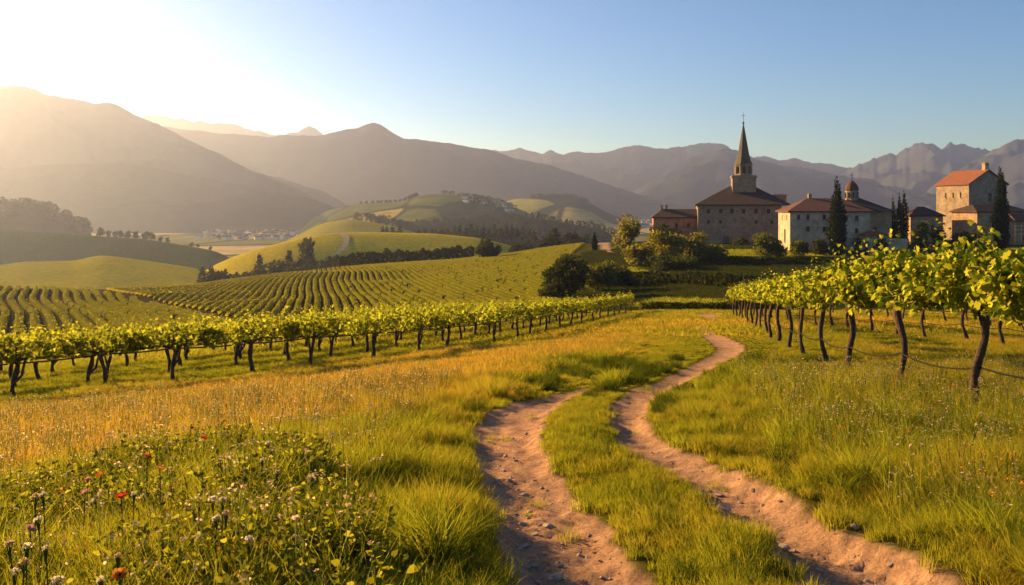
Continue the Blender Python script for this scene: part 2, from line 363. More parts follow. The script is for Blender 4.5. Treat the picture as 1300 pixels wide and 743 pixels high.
# picture polygons that outline the land cover in plan
def in_poly(px, py, poly):
    p = np.array(poly, float); ins = np.zeros(np.shape(px), bool); j = len(p) - 1
    for i in range(len(p)):
        c = ((p[i, 1] > py) != (p[j, 1] > py)) & (px < (p[j, 0] - p[i, 0]) * (py - p[i, 1]) / (p[j, 1] - p[i, 1] + 1e-9) + p[i, 0])
        ins ^= c; j = i
    return ins
def track_line(px): return np.interp(px, [-300, 30, 70, 120, 170, 220, 260, 300, 330], [352, 358, 361, 368, 378, 390, 399, 408, 412])
def dry_amount(px, py, X, Y):
    """how dry and orange the meadow is: a drift across the left meadow"""
    lo = np.interp(px, [-300, 0, 200, 350, 500, 600, 700, 800, 900], [650, 640, 590, 560, 520, 495, 458, 430, 400])
    hi = np.interp(px, [-300, 0, 200, 350, 500, 600, 700, 800, 900], [520, 520, 497, 478, 463, 452, 434, 412, 404])
    n = (fbm(X * .45, Y * .45, 77, 4) - .5)
    a = ss(-12, 14, py - hi + n * 30) * ss(-40, 30, lo - py + n * 90)
    right = ss(950, 1100, px) * ss(420, 440, py) * ss(560, 500, py) * .35
    return np.clip(a * (.75 + .5 * n) + right * (.6 + n), 0, 1)

cols = np.concatenate([np.arange(-1100, -120, 35), np.arange(-120, 1420, 5.5), np.arange(1420, 2500, 35)]).astype(float)
rows = np.exp(np.linspace(math.log(1.3), math.log(440), 760))
pxg, dg = np.meshgrid(cols, rows)
Xg = PX(pxg, dg); zg, pxx, pyg, sdg = ground(Xg, dg, True)
dirt = ss(-.03, .06, sdg)
dry = dry_amount(pxg, pyg, Xg, dg)
cov = np.zeros(pxg.shape + (3,))
green = np.array([.10, .10, .010]); orange = np.array([.38, .23, .04]); soil = np.array([.47, .28, .175]); vin = np.array([.060, .052, .010])
terr = np.array([.040, .055, .008])  # terrace ground, its shade put into the dark colour
cov[:] = green
cov = cov * (1 - dry[..., None]) + orange * dry[..., None]
hillm = ss(62, 78, dg) * ss(790, 700, pxg); cov = cov * (1 - hillm[..., None]) + vin * hillm[..., None]
terrm = ss(68, 74, dg) * ss(700, 800, pxg); cov = cov * (1 - terrm[..., None]) + terr * terrm[..., None]
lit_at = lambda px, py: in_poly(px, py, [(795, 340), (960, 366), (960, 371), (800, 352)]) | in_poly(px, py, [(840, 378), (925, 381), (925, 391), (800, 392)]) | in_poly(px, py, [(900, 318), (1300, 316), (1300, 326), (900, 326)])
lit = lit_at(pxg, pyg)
cov[lit & (dg > 68)] = (.12, .125, .02)  # sunlight on the terrace strips painted as a lighter ground colour
trk = ss(3.2, 1.2, np.abs(pyg - track_line(pxg))) * ss(310, 280, pxg) * (dg > 75) * (dg < 165)
cov = cov * (1 - trk[..., None]) + np.array([.07, .05, .025]) * trk[..., None]
pk = in_poly(pxg, pyg, [(757, 306), (770, 306), (782, 322), (769, 322)]) & (dg > 150)
cov[pk] = (.40, .27, .19)
far_dirt_at = lambda px, py, d: in_poly(px, py, [(780, 397.5), (930, 396.5), (930, 402), (860, 402)]) & (d < 80)
far_dirt = far_dirt_at(pxg, pyg, dg)
cov[far_dirt] = (.36, .21, .10)
cov = cov * (1 - dirt[..., None]) + soil * dirt[..., None]
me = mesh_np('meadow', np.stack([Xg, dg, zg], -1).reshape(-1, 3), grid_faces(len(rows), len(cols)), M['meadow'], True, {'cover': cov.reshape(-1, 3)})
tag(obj('ground', me), 'rolling meadow and vineyard ground with two pink dirt wheel ruts', 'ground', kind='structure')

# ------------------------------------------------------------------ valley floor, hills, mountains
def patch_mat(name, scale, stops):
    """fields of different crops divided by dark hedges"""
    m, t, b, o = new_mat(name)
    tc = t.nodes.new('ShaderNodeTexCoord'); mp = t.nodes.new('ShaderNodeMapping'); mp.inputs['Scale'].default_value = (1, .45, 0); mp.inputs['Rotation'].default_value = (0, 0, .3)
    t.links.new(tc.outputs['Object'], mp.inputs[0])
    cs = []
    for ft in ('F1', 'DISTANCE_TO_EDGE'):
        vo = t.nodes.new('ShaderNodeTexVoronoi'); vo.feature = ft; vo.inputs['Scale'].default_value = scale; t.links.new(mp.outputs[0], vo.inputs['Vector']); cs.append(vo)
    sc_ = t.nodes.new('ShaderNodeSeparateColor'); t.links.new(cs[0].outputs['Color'], sc_.inputs[0])
    rp = ramp(t, sc_.outputs[0], stops); rp.color_ramp.interpolation = 'CONSTANT'
    nn = noise_node(t, scale * 4, 6); c = mixc(t, 1, rp.outputs[0], ramp(t, nn.outputs[0], [(.3, (.6,) * 3), (.7, (1.2,) * 3)]).outputs[0], 'MULTIPLY')
    ed = ramp(t, cs[1].outputs['Distance'], [(.02, (1, 1, 1)), (.06, (0, 0, 0))]); c = mixc(t, ed.outputs[0], c, (.025, .032, .015))
    t.links.new(c, b.inputs['Base Color']); b.inputs['Roughness'].default_value = .95; b.inputs['Specular IOR Level'].default_value = 0
    return m
M['valley'] = patch_mat('valley_fields', .008, [(0, (.05, .06, .02)), (.3, (.13, .13, .03)), (.5, (.30, .22, .08)), (.8, (.40, .30, .14))])
VZ = -46.0
xs = np.linspace(-6200, 6200, 141); ys = np.linspace(-300, 6300, 121); gx, gy = np.meshgrid(xs, ys)
vz = VZ + (fbm(gx * .002, gy * .002, 4, 3) - .5) * 8 - 30 * ss(500, 100, gy)
tag(obj('valley_floor', mesh_np('valley_floor', np.stack([gx, gy, vz], -1).reshape(-1, 3), grid_faces(121, 141), M['valley'], True)),
    'hazy patchwork of fields on the valley floor', 'valley', kind='structure')

class Hill: pass
def hill(name, label, crest, mat, front, back, toe_z=-50, toe_py=None, p=1.4, rough_=0.0, rs=.01, seed=1, n=26, step=4.0, ridged=False, jag=0.0, jagf=.05):
    """crest: [(photo column, photo row, distance)]; the body rises over `front` metres and falls behind over `back`"""
    c = np.array(crest, float)
    if name == 'mountain':                 # the whole range stands a little nearer than first surveyed
        q = .68; c[:, 2] *= q; front *= q; back *= q; rough_ *= q * 1.25; rs /= q; step = 2.5; jag *= 1.5
    px = np.arange(c[0, 0], c[-1, 0] + step, step)
    # smooth interpolation of the crest
    py = np.interp(px, c[:, 0], c[:, 1]); dd = np.interp(px, c[:, 0], c[:, 2])
    kk = max(1, int(14 / step)); ker = np.hanning(2 * kk + 3)[1:-1]; ker /= ker.sum()
    if jag == 0 and kk > 1: py = np.convolve(np.pad(py, kk, 'edge'), ker, 'valid')
    py = py + jag * (fbm(px * jagf, px * 0 + seed, seed, 4) - .5)
    zc = PZ(py, dd)
    tz = np.minimum(np.full_like(zc, toe_z) if toe_py is None else PZ(toe_py, dd - front), zc - .5)
    tf = np.linspace(0, 1, n); tb = np.linspace(0, 1, n // 2)[1:]
    d = np.concatenate([dd[None] - front * (1 - tf[:, None]), dd[None] + back * tb[:, None]])
    sf = 1 - (1 - tf) ** p if p > 0 else tf ** (-p)
    sb = 1 - tb ** 1.5
    z = np.concatenate([tz[None] + (zc - tz)[None] * sf[:, None], -80 + (zc + 80)[None] * sb[:, None]])
    X = PX(px[None, :], d)
    if rough_:
        q = fbm(X * rs, d * rs, seed, 5)
        if ridged: q = 1 - np.abs(2 * q - 1) * 1.6
        w_ = np.concatenate([np.sin(np.pi * tf * .96) ** .7, .0 * tb])
        z = z + (q - .5) * rough_ * w_[:, None]
    o = obj(name, mesh_np(name, np.stack([X, d, z], -1).reshape(-1, 3), grid_faces(len(d), len(px)), mat, True))
    tag(o, label, name, kind='structure')
    h = Hill(); h.px, h.dd, h.zc, h.tz, h.front, h.p = px, dd, zc, tz, front, p
    def at(x, t):
        """point on the front slope above photo column x, t = 0 at the toe, 1 at the crest"""
        D = np.interp(x, px, dd) - front * (1 - t); s = 1 - (1 - t) ** p if p > 0 else t ** (-p)
        return (PX(x, D), D, np.interp(x, px, tz) + (np.interp(x, px, zc) - np.interp(x, px, tz)) * s)
    h.at = at; return h

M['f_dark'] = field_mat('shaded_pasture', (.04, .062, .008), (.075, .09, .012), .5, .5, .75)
M['f_gold'] = field_mat('golden_vineyard_field', (.20, .185, .008), (.29, .25, .012), .55, 1.35, .6)
M['f_yellow'] = field_mat('yellow_field', (.34, .27, .010), (.44, .34, .015))
M['f_patch'] = patch_mat('patchy_fields', .009, [(0, (.03, .04, .018)), (.3, (.09, .10, .02)), (.55, (.30, .23, .05)), (.8, (.20, .19, .03)), (1, (.40, .30, .09))])
M['f_wood'] = field_mat('wooded_slope', (.018, .024, .012), (.045, .05, .02), scale=.02)
M['mtn'] = field_mat('mountain_forest', (.012, .017, .020), (.028, .033, .038), scale=.004)
M['mtn_rock'] = field_mat('mountain_rock', (.022, .029, .036), (.066, .070, .082), scale=.004)

H1 = hill('hill', 'low golden hill with faint vine rows, left, below the dark green hill', [(-500, 342, 420), (-200, 340, 420), (0, 336.5, 420), (30, 332, 420), (97, 331, 420), (115, 326, 420), (129, 324, 420), (150, 326, 420), (185, 331, 420), (231, 338, 420), (254, 342, 420), (310, 356, 420), (360, 380, 420)], M['f_gold'], 95, 120, toe_py=372, p=1.5, rough_=1.5, rs=.02, seed=3)
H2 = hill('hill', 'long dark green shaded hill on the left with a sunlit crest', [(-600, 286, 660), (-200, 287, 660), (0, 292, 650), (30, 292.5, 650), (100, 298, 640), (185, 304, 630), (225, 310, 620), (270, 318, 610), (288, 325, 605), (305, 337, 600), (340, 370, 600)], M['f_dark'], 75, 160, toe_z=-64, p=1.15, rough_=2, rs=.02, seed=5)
H3 = hill('hill', 'yellow field on a rounded hill beyond the dark hedgerow', [(215, 372, 430), (271, 337, 430), (296, 326, 432), (319, 318, 436), (354, 309, 444), (381, 303, 452), (398, 300, 460), (439, 295, 470), (481, 295, 475), (550, 296.5, 480), (608, 302, 480), (650, 312, 480), (720, 345, 480)], M['f_yellow'], 90, 120, toe_z=-46, p=1.25, rough_=1.5, rs=.015, seed=8)
H4 = hill('hill', 'small golden hill in front of a dark wood', [(240, 352, 900), (330, 322, 900), (381, 297, 900), (411, 283, 900), (441, 278, 900), (470, 282, 900), (510, 290, 900), (580, 315, 900), (640, 350, 900)], M['f_gold'], 160, 200, p=1.3, rough_=3, seed=11)
H5 = hill('hill', 'patchy knoll with pale fields and a hamlet in the valley', [(330, 306, 1500), (375, 294, 1500), (400, 276, 1490), (420, 266, 1480), (458, 259, 1450), (511, 257, 1400), (530, 249, 1400), (562, 246, 1400), (590, 250, 1400), (629, 256, 1400), (660, 266, 1400), (700, 285, 1400), (740, 310, 1400)], M['f_patch'], 420, 300, p=1.5, rough_=14, rs=.006, seed=13)
H6 = hill('hill', 'green hill with a wooded top at the valley centre', [(590, 280, 1900), (640, 256, 1900), (659, 252, 1900), (686, 250, 1900), (726, 251, 1900), (742, 255, 1900), (756, 262, 1900), (770, 270, 1900), (800, 282, 1900), (840, 300, 1900)], M['f_patch'], 450, 300, p=1.3, rough_=16, rs=.006, seed=17)
H7 = hill('hill', 'dark wooded rise below the hamlet', [(430, 302, 1000), (500, 288, 1000), (560, 284, 1000), (635, 281, 1000), (672, 277, 1000), (699, 279, 1000), (723, 284, 1000), (742, 287, 1000), (769, 293, 1000), (790, 306, 1000), (840, 345, 1000)], M['f_wood'], 180, 200, p=1.3, rough_=4, rs=.01, seed=19)
H8 = hill('hill', 'dark wooded hump on the far left', [(-500, 262, 850), (-100, 266, 850), (0, 268, 850), (40, 268, 850), (70, 273, 850), (95, 283, 850), (118, 300, 850), (150, 325, 850), (190, 355, 850)], M['f_wood'], 120, 200, p=1.2, rough_=4, rs=.01, seed=23)

hill('mountain', 'low dark ridge at the foot of the left mountains', [(-900, 230, 2600), (-300, 222, 2600), (0, 214, 2600), (77, 209, 2600), (154, 208, 2600), (192, 213, 2600), (231, 222, 2600), (269, 230, 2600), (327, 239, 2600), (385, 250, 2600), (410, 258, 2600), (450, 275, 2600), (500, 300, 2600)], M['mtn'], 520, 400, p=1.25, rough_=26, rs=.003, seed=31, n=40, jag=2, ridged=True)
hill('mountain', 'tall left mountain washed out by sunlight', [(-1300, 175, 3300), (-600, 140, 3400), (-300, 120, 3500), (-80, 108, 3500), (30, 109, 3500), (60, 118, 3500), (100, 126, 3500), (150, 137, 3500), (185, 152, 3500), (230, 174, 3500), (280, 200, 3500), (330, 222, 3500), (400, 245, 3500), (470, 275, 3500), (520, 300, 3500)], M['mtn'], 1000, 700, p=1.2, rough_=70, rs=.002, seed=37, n=48, jag=3.5, ridged=True)
hill('mountain', 'broad middle mountain with a small pointed peak', [(60, 190, 4700), (185, 160, 4700), (240, 165, 4700), (300, 172, 4700), (352, 175, 4700), (411, 172, 4700), (430, 168, 4700), (454, 164, 4700), (466, 159, 4700), (475, 157, 4700), (484, 160, 4700), (493, 167, 4700), (512, 178, 4700), (540, 180, 4700), (580, 185, 4700), (620, 192, 4700), (660, 202, 4700), (700, 212, 4700), (760, 231, 4700), (800, 243, 4700), (850, 258, 4700), (920, 285, 4700), (960, 300, 4700)], M['mtn'], 850, 800, p=1.15, rough_=60, rs=.0016, seed=41, n=48, jag=3, ridged=True)
hill('mountain', 'pale distant ridge behind the left mountains', [(100, 160, 7000), (185, 149, 7000), (240, 153, 7000), (290, 158, 7000), (346, 172, 7000), (365, 172, 7000), (393, 163, 7000), (415, 174, 7000), (450, 185, 7000), (560, 200, 7000)], M['mtn'], 1800, 800, p=1.1, rough_=120, rs=.0015, seed=43, n=36, jag=4, jagf=.09, ridged=True)
hill('mountain', 'hazy serrated ridge right of centre', [(560, 205, 7400), (621, 191, 7400), (640, 193, 7400), (659, 190, 7400), (675, 194, 7400), (686, 197, 7400), (699, 195, 7400), (715, 200, 7400), (737, 193, 7400), (753, 195, 7400), (769, 194, 7400), (791, 188, 7400), (812, 187, 7400), (826, 191, 7400), (845, 192, 7400), (875, 187, 7400), (901, 185, 7400), (918, 187, 7400), (931, 193, 7400), (990, 215, 7400), (1080, 240, 7400)], M['mtn'], 2000, 900, p=1.1, rough_=160, rs=.0014, seed=47, n=40, jag=3, jagf=.1, ridged=True)
hill('mountain', 'blue shoulder of mountain behind the church spire', [(790, 262, 6000), (837, 232, 6000), (864, 211, 6000), (880, 203, 6000), (901, 197, 6000), (926, 194, 6000), (955, 200, 6000), (998, 212, 6000), (1060, 227, 6000), (1150, 246, 6000), (1240, 268, 6000), (1300, 290, 6000)], M['mtn'], 1700, 900, p=1.15, rough_=150, rs=.0016, seed=53, n=40, jag=3, ridged=True)
hill('mountain', 'faint far ridge between the spire and the twin peaks', [(900, 215, 8200), (961, 200, 8200), (974, 199, 8200), (988, 204, 8200), (1006, 200, 8200), (1017, 202, 8200), (1031, 207, 8200), (1053, 207, 8200), (1079, 213, 8200), (1130, 222, 8200)], M['mtn'], 1700, 700, p=1.1, rough_=120, rs=.0016, seed=59, n=36, jag=3, jagf=.1, ridged=True)
hill('mountain', 'rocky twin peaked mountain on the right', [(1020, 240, 7600), (1079, 213, 7600), (1092, 208, 7600), (1103, 207, 7600), (1113, 202, 7600), (1133, 197, 7600), (1143, 193, 7600), (1156, 185, 7600), (1169, 181, 7600), (1178, 182, 7600), (1186, 181, 7600), (1194, 190, 7600), (1199, 186, 7600), (1208, 181, 7600), (1219, 182, 7600), (1234, 187, 7600), (1247, 193, 7600), (1260, 196, 7600), (1290, 205, 7600), (1400, 225, 7600)], M['mtn_rock'], 2200, 900, p=1.0, rough_=200, rs=.0013, seed=61, n=56, jag=5, jagf=.16, ridged=True)
hill('mountain', 'near rocky mountain rising at the right edge', [(1170, 262, 6200), (1215, 228, 6200), (1245, 206, 6200), (1268, 194, 6200), (1281, 187, 6200), (1300, 182, 6200), (1340, 176, 6200), (1450, 190, 6200), (1700, 200, 6200), (2100, 215, 6200)], M['mtn_rock'], 1900, 900, p=1.05, rough_=220, rs=.0015, seed=67, n=48, jag=3, jagf=.1, ridged=True)
# ------------------------------------------------------------------ the monastery on the rise
def wall_face(mb, P0, U, W, H, ops, dep=.35):
    """a wall rectangle from P0 along unit vector U, W wide, H tall, with real recessed openings (x, z, w, h)"""
    U = Vector(U); N = Vector((U.y, -U.x, 0)); P0 = Vector(P0)      # N points outwards
    us = sorted({0, W} | {round(o_[0] - o_[2] / 2, 3) for o_ in ops} | {round(o_[0] + o_[2] / 2, 3) for o_ in ops})
    zs = sorted({0, H} | {round(o_[1], 3) for o_ in ops} | {round(o_[1] + o_[3], 3) for o_ in ops})
    pt = lambda u, z, q=0: P0 + U * u + Vector((0, 0, z)) - N * q
    for i in range(len(us) - 1):
        for j in range(len(zs) - 1):
            cu, cz = (us[i] + us[i + 1]) / 2, (zs[j] + zs[j + 1]) / 2
            if any(abs(cu - a) < w_ / 2 and b < cz < b + h_ for a, b, w_, h_ in ops): continue
            mb.add([pt(us[i], zs[j]), pt(us[i + 1], zs[j]), pt(us[i + 1], zs[j + 1]), pt(us[i], zs[j + 1])], [[0, 1, 2, 3]])
    for a, b, w_, h_ in ops:
        l, r_, lo, hi = a - w_ / 2, a + w_ / 2, b, b + h_
        for (p, q) in (((l, lo), (l, hi)), ((l, hi), (r_, hi)), ((r_, hi), (r_, lo)), ((r_, lo), (l, lo))):
            mb.add([pt(*p), pt(*q), pt(q[0], q[1], dep), pt(p[0], p[1], dep)], [[0, 1, 2, 3]])
        mb.add([pt(l, lo, dep), pt(r_, lo, dep), pt(r_, hi, dep), pt(l, hi, dep)], [[0, 1, 2, 3]])
def window_parts(root, P0, U, ops, name='window', dep=.35):
    U = Vector(U); N = Vector((U.y, -U.x, 0)); P0 = Vector(P0); rz = math.atan2(U.y, U.x)
    for a, b, w_, h_ in ops:
        g = MB(); g.box(-w_ / 2 + .05, w_ / 2 - .05, -.03, .03, .05, h_ - .05)
        p = g.build(name, M['glass'], root, loc=P0 + U * a + Vector((0, 0, b)) - N * (dep - .06)); p.rotation_euler = (0, 0, rz)
        f = MB()
        for x0, x1 in ((-w_ / 2 + .01, -w_ / 2 + .1), (w_ / 2 - .1, w_ / 2 - .01), (-.035, .035)): f.box(x0, x1, -.08, -.035, .02, h_ - .02)
        f.box(-w_ / 2 + .1, -.035, -.07, -.036, h_ * .55, h_ * .55 + .06); f.box(.035, w_ / 2 - .1, -.07, -.036, h_ * .55, h_ * .55 + .06)
        f.build('frame', M['frame'], p)
        s = MB(); s.box(-w_ / 2 - .12, w_ / 2 + .12, -dep - .12, -dep + .02 + .07, -.14, -.004); s.build('sill', M['tower_stone'], p)
def hip_roof(x0, x1, y0, y1, ze, zr, ov, rx0, rx1, ry=None, th=.28):
    ry = (y0 + y1) / 2 if ry is None else ry
    m = MB(); a = [(x0 - ov, y0 - ov), (x1 + ov, y0 - ov), (x1 + ov, y1 + ov), (x0 - ov, y1 + ov)]
    v = [(p[0], p[1], ze) for p in a] + [(p[0], p[1], ze + th) for p in a] + [(rx0, ry, zr), (rx1, ry, zr)]
    m.add(v, [[3, 2, 1, 0], [0, 1, 5, 4], [1, 2, 6, 5], [2, 3, 7, 6], [3, 0, 4, 7], [4, 5, 9, 8], [5, 6, 9], [6, 7, 8, 9], [7, 4, 8]])
    return m
def box_walls(root, x0, x1, y0, y1, h, mat, front=(), left=(), z0=-2.0, gable=None):
    """four walls; openings on the front (y0) and the left (x0); gable = (x of ridge, height) raises the front and back"""
    m = MB(); f = [(a - x0, b - z0, c_, d_) for a, b, c_, d_ in front]; l = [(y1 - a, b - z0, c_, d_) for a, b, c_, d_ in left]
    wall_face(m, (x0, y0, z0), (1, 0, 0), x1 - x0, h - z0, f)
    wall_face(m, (x0, y1, z0), (0, -1, 0), y1 - y0, h - z0, l)
    wall_face(m, (x1, y0, z0), (0, 1, 0), y1 - y0, h - z0, ())
    wall_face(m, (x1, y1, z0), (-1, 0, 0), x1 - x0, h - z0, ())
    if gable:
        for y in (y0, y1): m.add([(x0, y, h), (x1, y, h), (gable[0], y, gable[1])], [[0, 1, 2]])
    wl = m.build('wall', mat, root)
    window_parts(root, (x0, y0, z0), (1, 0, 0), f); window_parts(root, (x0, y1, z0), (0, -1, 0), l)
    return wl
def chimney(parent, x, y, z0, z1, w_=.8, mat='ochre_wall'):
    m = MB(); m.box(x - w_ / 2, x + w_ / 2, y - w_ / 2, y + w_ / 2, z0, z1); m.box(x - w_ / 2 - .1, x + w_ / 2 + .1, y - w_ / 2 - .1, y + w_ / 2 + .1, z1 + .003, z1 + .2)
    m.box(x - w_ / 2 + .1, x + w_ / 2 - .1, y - w_ / 2 + .1, y + w_ / 2 - .1, z1 + .203, z1 + .42)
    return m.build('chimney', M[mat], parent)
DC = 216; K = DC / FPX                                                        # metres per photo pixel at 200 m
def hz(py, d=DC): return PZ(py, d)

# annex, left of the church
zb = hz(305, 222); k = 222 / FPX
r1 = empty('annex_building', (PX(858, 222), 222, zb), R(-8))
tag(r1, 'low reddish annex with two small chimneys, left of the church', 'building')
W1 = 56 * k / 2; e1 = hz(277, 222) - zb
box_walls(r1, -W1, W1 + 1.5, 0, 9, e1, M['red_wall'], front=[(-3.2, e1 - 2.6, .8, 1.2), (.2, e1 - 2.6, .8, 1.2), (3.4, e1 - 2.6, .8, 1.2)], left=[(4, e1 - 2.5, .8, 1.2)])
rf = hip_roof(-W1, W1 + 1.5, 0, 9, e1, hz(265.5, 226) - zb, .5, -W1 + 2.6, W1 + 2).build('roof', M['roof_dark'], r1)
chimney(rf, -W1 + 2.4, 4.2, e1 + 1.2, hz(262, 226) - zb, .7); chimney(rf, -W1 + 3.7, 4.6, e1 + 1.4, hz(261.5, 226) - zb, .7)

# church
zb = hz(312, DC); ze = hz(261, DC) - zb; zr = hz(236.5, DC + 9) - zb
r2 = empty('church', (PX(886, DC), DC, zb), R(-11.5))
tag(r2, 'large stone church with a dark hipped roof and a tall pointed spire', 'church')
W2 = 101 * K; D2 = 19
fr = [((px - 886) * K, hz(271, DC) - zb, .95, 1.25) for px in (899, 914, 928, 942, 957, 972)]
fr += [((px - 886) * K, hz(284, DC) - zb, .8, 1.0) for px in (899, 914, 957, 976)]
fr += [((921 - 886) * K, -.2, 1.9, 2.9)]
lf = [(5, ze - 3.2, .9, 1.3), (12, ze - 3.2, .9, 1.3)]
box_walls(r2, 0, W2, 0, D2, ze, M['church_stone'], front=fr[:-1], left=lf)
# arched door with a stone surround, proud of the wall
dm = MB(); dx = (921 - 886) * K; dm.box(dx - .8, dx + .8, -.10, -.02, -.2, 1.9)
dm.add([(dx - .8, -.02, 1.9), (dx + .8, -.02, 1.9)] + [(dx + .8 * math.cos(a), -.02, 1.9 + .8 * math.sin(a)) for a in np.linspace(.3, 2.84, 6)] +
       [(dx - .8, -.10, 1.9), (dx + .8, -.10, 1.9)] + [(dx + .8 * math.cos(a), -.10, 1.9 + .8 * math.sin(a)) for a in np.linspace(.3, 2.84, 6)],
       [[0, 1, 2, 3, 4, 5, 6, 7][::-1], [8, 9, 10, 11, 12, 13, 14, 15]])
dr = dm.build('door', M['frame'], r2)
am = MB()
for s in (-1, 1): am.box(dx + s * 1.05 - .2, dx + s * 1.05 + .2, -.22, -.003, -.2, 1.9)
for i in range(9):
    a0, a1 = math.pi * i / 9, math.pi * (i + 1) / 9
    am.add([(dx + q * math.cos(a), y, 1.9 + q * math.sin(a)) for y in (-.22, -.003) for a, q in ((a0, .85), (a0, 1.25), (a1, 1.25), (a1, .85))],
           [[0, 1, 2, 3], [7, 6, 5, 4], [1, 5, 6, 2], [0, 3, 7, 4], [0, 4, 5, 1], [3, 2, 6, 7]])
am.build('arch', M['tower_stone'], dr)
cm = MB(); cm.box(-.18, W2 + .18, -.2, -.003, ze - .5, ze - .15); cm.build('cornice', M['tower_stone'], r2)
rf = hip_roof(0, W2 + 1.7, 0, D2, ze, zr, .75, (928 - 886) * K, (958 - 886) * K).build('roof', M['roof_dark'], r2)
cb = MB(); cb.box((983 - 886) * K, (997 - 886) * K, 6.5, 9, ze + .2, hz(249, DC) - zb); cb.box((982 - 886) * K, (998 - 886) * K, 6.3, 9.2, hz(249, DC) - zb + .003, hz(248, DC) - zb + .25)
cb.build('chimney', M['red_wall'], rf)
# tower and spire
tx, ty = (941.5 - 886) * K + .75, D2 / 2 - .5
kz = 225 / FPX
H_ = lambda py: PZ(py, 225) - zb
tw = MB(); hw = 14.2 * kz
tw.box(tx - hw, tx + hw, ty - hw, ty + hw, ze + 1, H_(226.5))
tow = tw.build('tower', M['tower_stone'], r2)
t2 = MB(); t2.box(tx - hw - .25, tx + hw + .25, ty - hw - .25, ty + hw + .25, H_(226.5) + .003, H_(224.5)); t2.box(tx - hw - .05, tx + hw + .05, ty - hw - .05, ty + hw + .05, H_(224.5) + .003, H_(223.5))
t2.build('cornice', M['church_stone'], tow)
# belfry: eight piers with openings between, a dark core
bf = MB(); rb = 10.8 * kz; z0b, z1b = H_(223.5) + .003, H_(210.5)
bf.prism(8, tx, ty, rb, rb, z0b, z0b + .5, R(22.5)); bf.prism(8, tx, ty, rb, rb, z1b - .4, z1b, R(22.5))
for i in range(8):
    a = R(22.5 + 45 * i); bf.prism(6, tx + (rb - .3) * math.cos(a), ty + (rb - .3) * math.sin(a), .42, .42, z0b + .5, z1b - .4)
bel = bf.build('belfry', M['tower_stone'], tow)
co = MB(); co.prism(8, tx, ty, rb - .75, rb - .75, z0b + .5, z1b - .4, R(22.5)); co.build('louvre', M['frame'], tow)
cn = MB(); cn.prism(8, tx, ty, rb + .22, rb + .32, z1b + .003, z1b + .35, R(22.5)); cn.build('cornice', M['church_stone'], tow)
sp = MB(); zs0 = z1b + .353; rs_ = 10.6 * kz; zt = H_(159)
ring = [(rs_ * 1.04, zs0), (rs_ * .86, zs0 + 1.0), (rs_ * .66, zs0 + 3.0), (.14, zt)]
for (ra, za), (rb2, zb2) in zip(ring, ring[1:]): sp.prism(8, tx, ty, ra, rb2, za, zb2, R(22.5))
spi = sp.build('spire', M['spire'], tow)
bl = MB(); zt2 = H_(157.5)
for i in range(4):
    a0, a1 = -math.pi / 2 + math.pi * i / 4, -math.pi / 2 + math.pi * (i + 1) / 4
    bl.prism(10, tx, ty, max(.01, .32 * math.cos(a0)), max(.01, .32 * math.cos(a1)), zt2 + .32 * math.sin(a0), zt2 + .32 * math.sin(a1))
bl.box(tx - .05, tx + .05, ty - .05, ty + .05, zt2 + .3, H_(144.5)); bl.box(tx - .5, tx - .053, ty - .04, ty + .04, H_(148.5), H_(148.5) + .1); bl.box(tx + .053, tx + .5, ty - .04, ty + .04, H_(148.5), H_(148.5) + .1)
bl.build('cross', M['metal'], tow)

# pale convent wing with the little domed lantern
d3 = 184; k3 = d3 / FPX; zb = hz(307, d3); ze = hz(269.5, d3) - zb
r3 = empty('convent_building', (PX(1003, d3), d3, zb), R(-7))
tag(r3, 'pale plastered convent wing with a low tiled roof and a small domed lantern', 'building')
W3 = 97 * k3; D3 = 13
wn = [((px - 1003) * k3, hz(py, d3) - zb, .75, 1.15) for px, py in ((1013.5, 279), (1025, 279), (1045, 279), (1025, 294), (1045, 294), (1084, 280), (1084, 296), (1071, 280))]
box_walls(r3, 0, W3, 0, D3, ze, M['pale_wall'], front=wn, left=[(3.4, hz(279, d3) - zb, .75, 1.1), (8.5, hz(279, d3) - zb, .75, 1.1), (5.5, -.3, 1.4, 3.0)])
rf = hip_roof(0, W3, 0, D3, ze, hz(251.5, d3) - zb, .6, (1032 - 1003) * k3, (1075 - 1003) * k3).build('roof', M['roof_red'], r3)
chimney(rf, (1036 - 1003) * k3, D3 / 2 + .3, hz(255, d3) - zb, hz(247.5, d3) - zb, .75)
# recessed right wing under its own hip
W3b = 32 * k3
bw = MB(); wall_face(bw, (W3 + .003, 3.5, -2), (1, 0, 0), W3b, ze + 2 - .05, [(2.2, 4.2, .7, 1.1)]); wall_face(bw, (W3 + W3b, 3.5, -2), (0, 1, 0), D3 - 3, ze + 2 - .05, ())
bw.build('side_wing', M['ochre_wall'], r3)
window_parts(r3, (W3 + .003, 3.5, -2), (1, 0, 0), [(2.2, 4.2, .7, 1.1)])
r3b = hip_roof((1072 - 1003) * k3, W3 + W3b, 2.9, D3 + 1.2, ze + .02, hz(249, d3) - zb, .5, (1088 - 1003) * k3, (1096 - 1003) * k3, th=.25).build('side_roof', M['roof_dark'], r3)
lx, ly = (1091 - 1003) * k3, 8.2
la = MB(); rl = 8.0 * k3; z0l, z1l = hz(256, d3) - zb, hz(241, d3) - zb
la.prism(8, lx, ly, rl * 1.12, rl, z0l, z0l + .5, R(22.5)); la.prism(8, lx, ly, rl, rl, z0l + .5, z1l, R(22.5))
lan = la.build('lantern', M['tower_stone'], r3)
lw = MB()
for i in range(8):
    a = R(45 * i); lw.prism(4, lx + rl * .93 * math.cos(a), ly + rl * .93 * math.sin(a), .26, .26, z0l + .9, z1l - .5, a + R(45))
lw.build('window', M['glass'], lan)
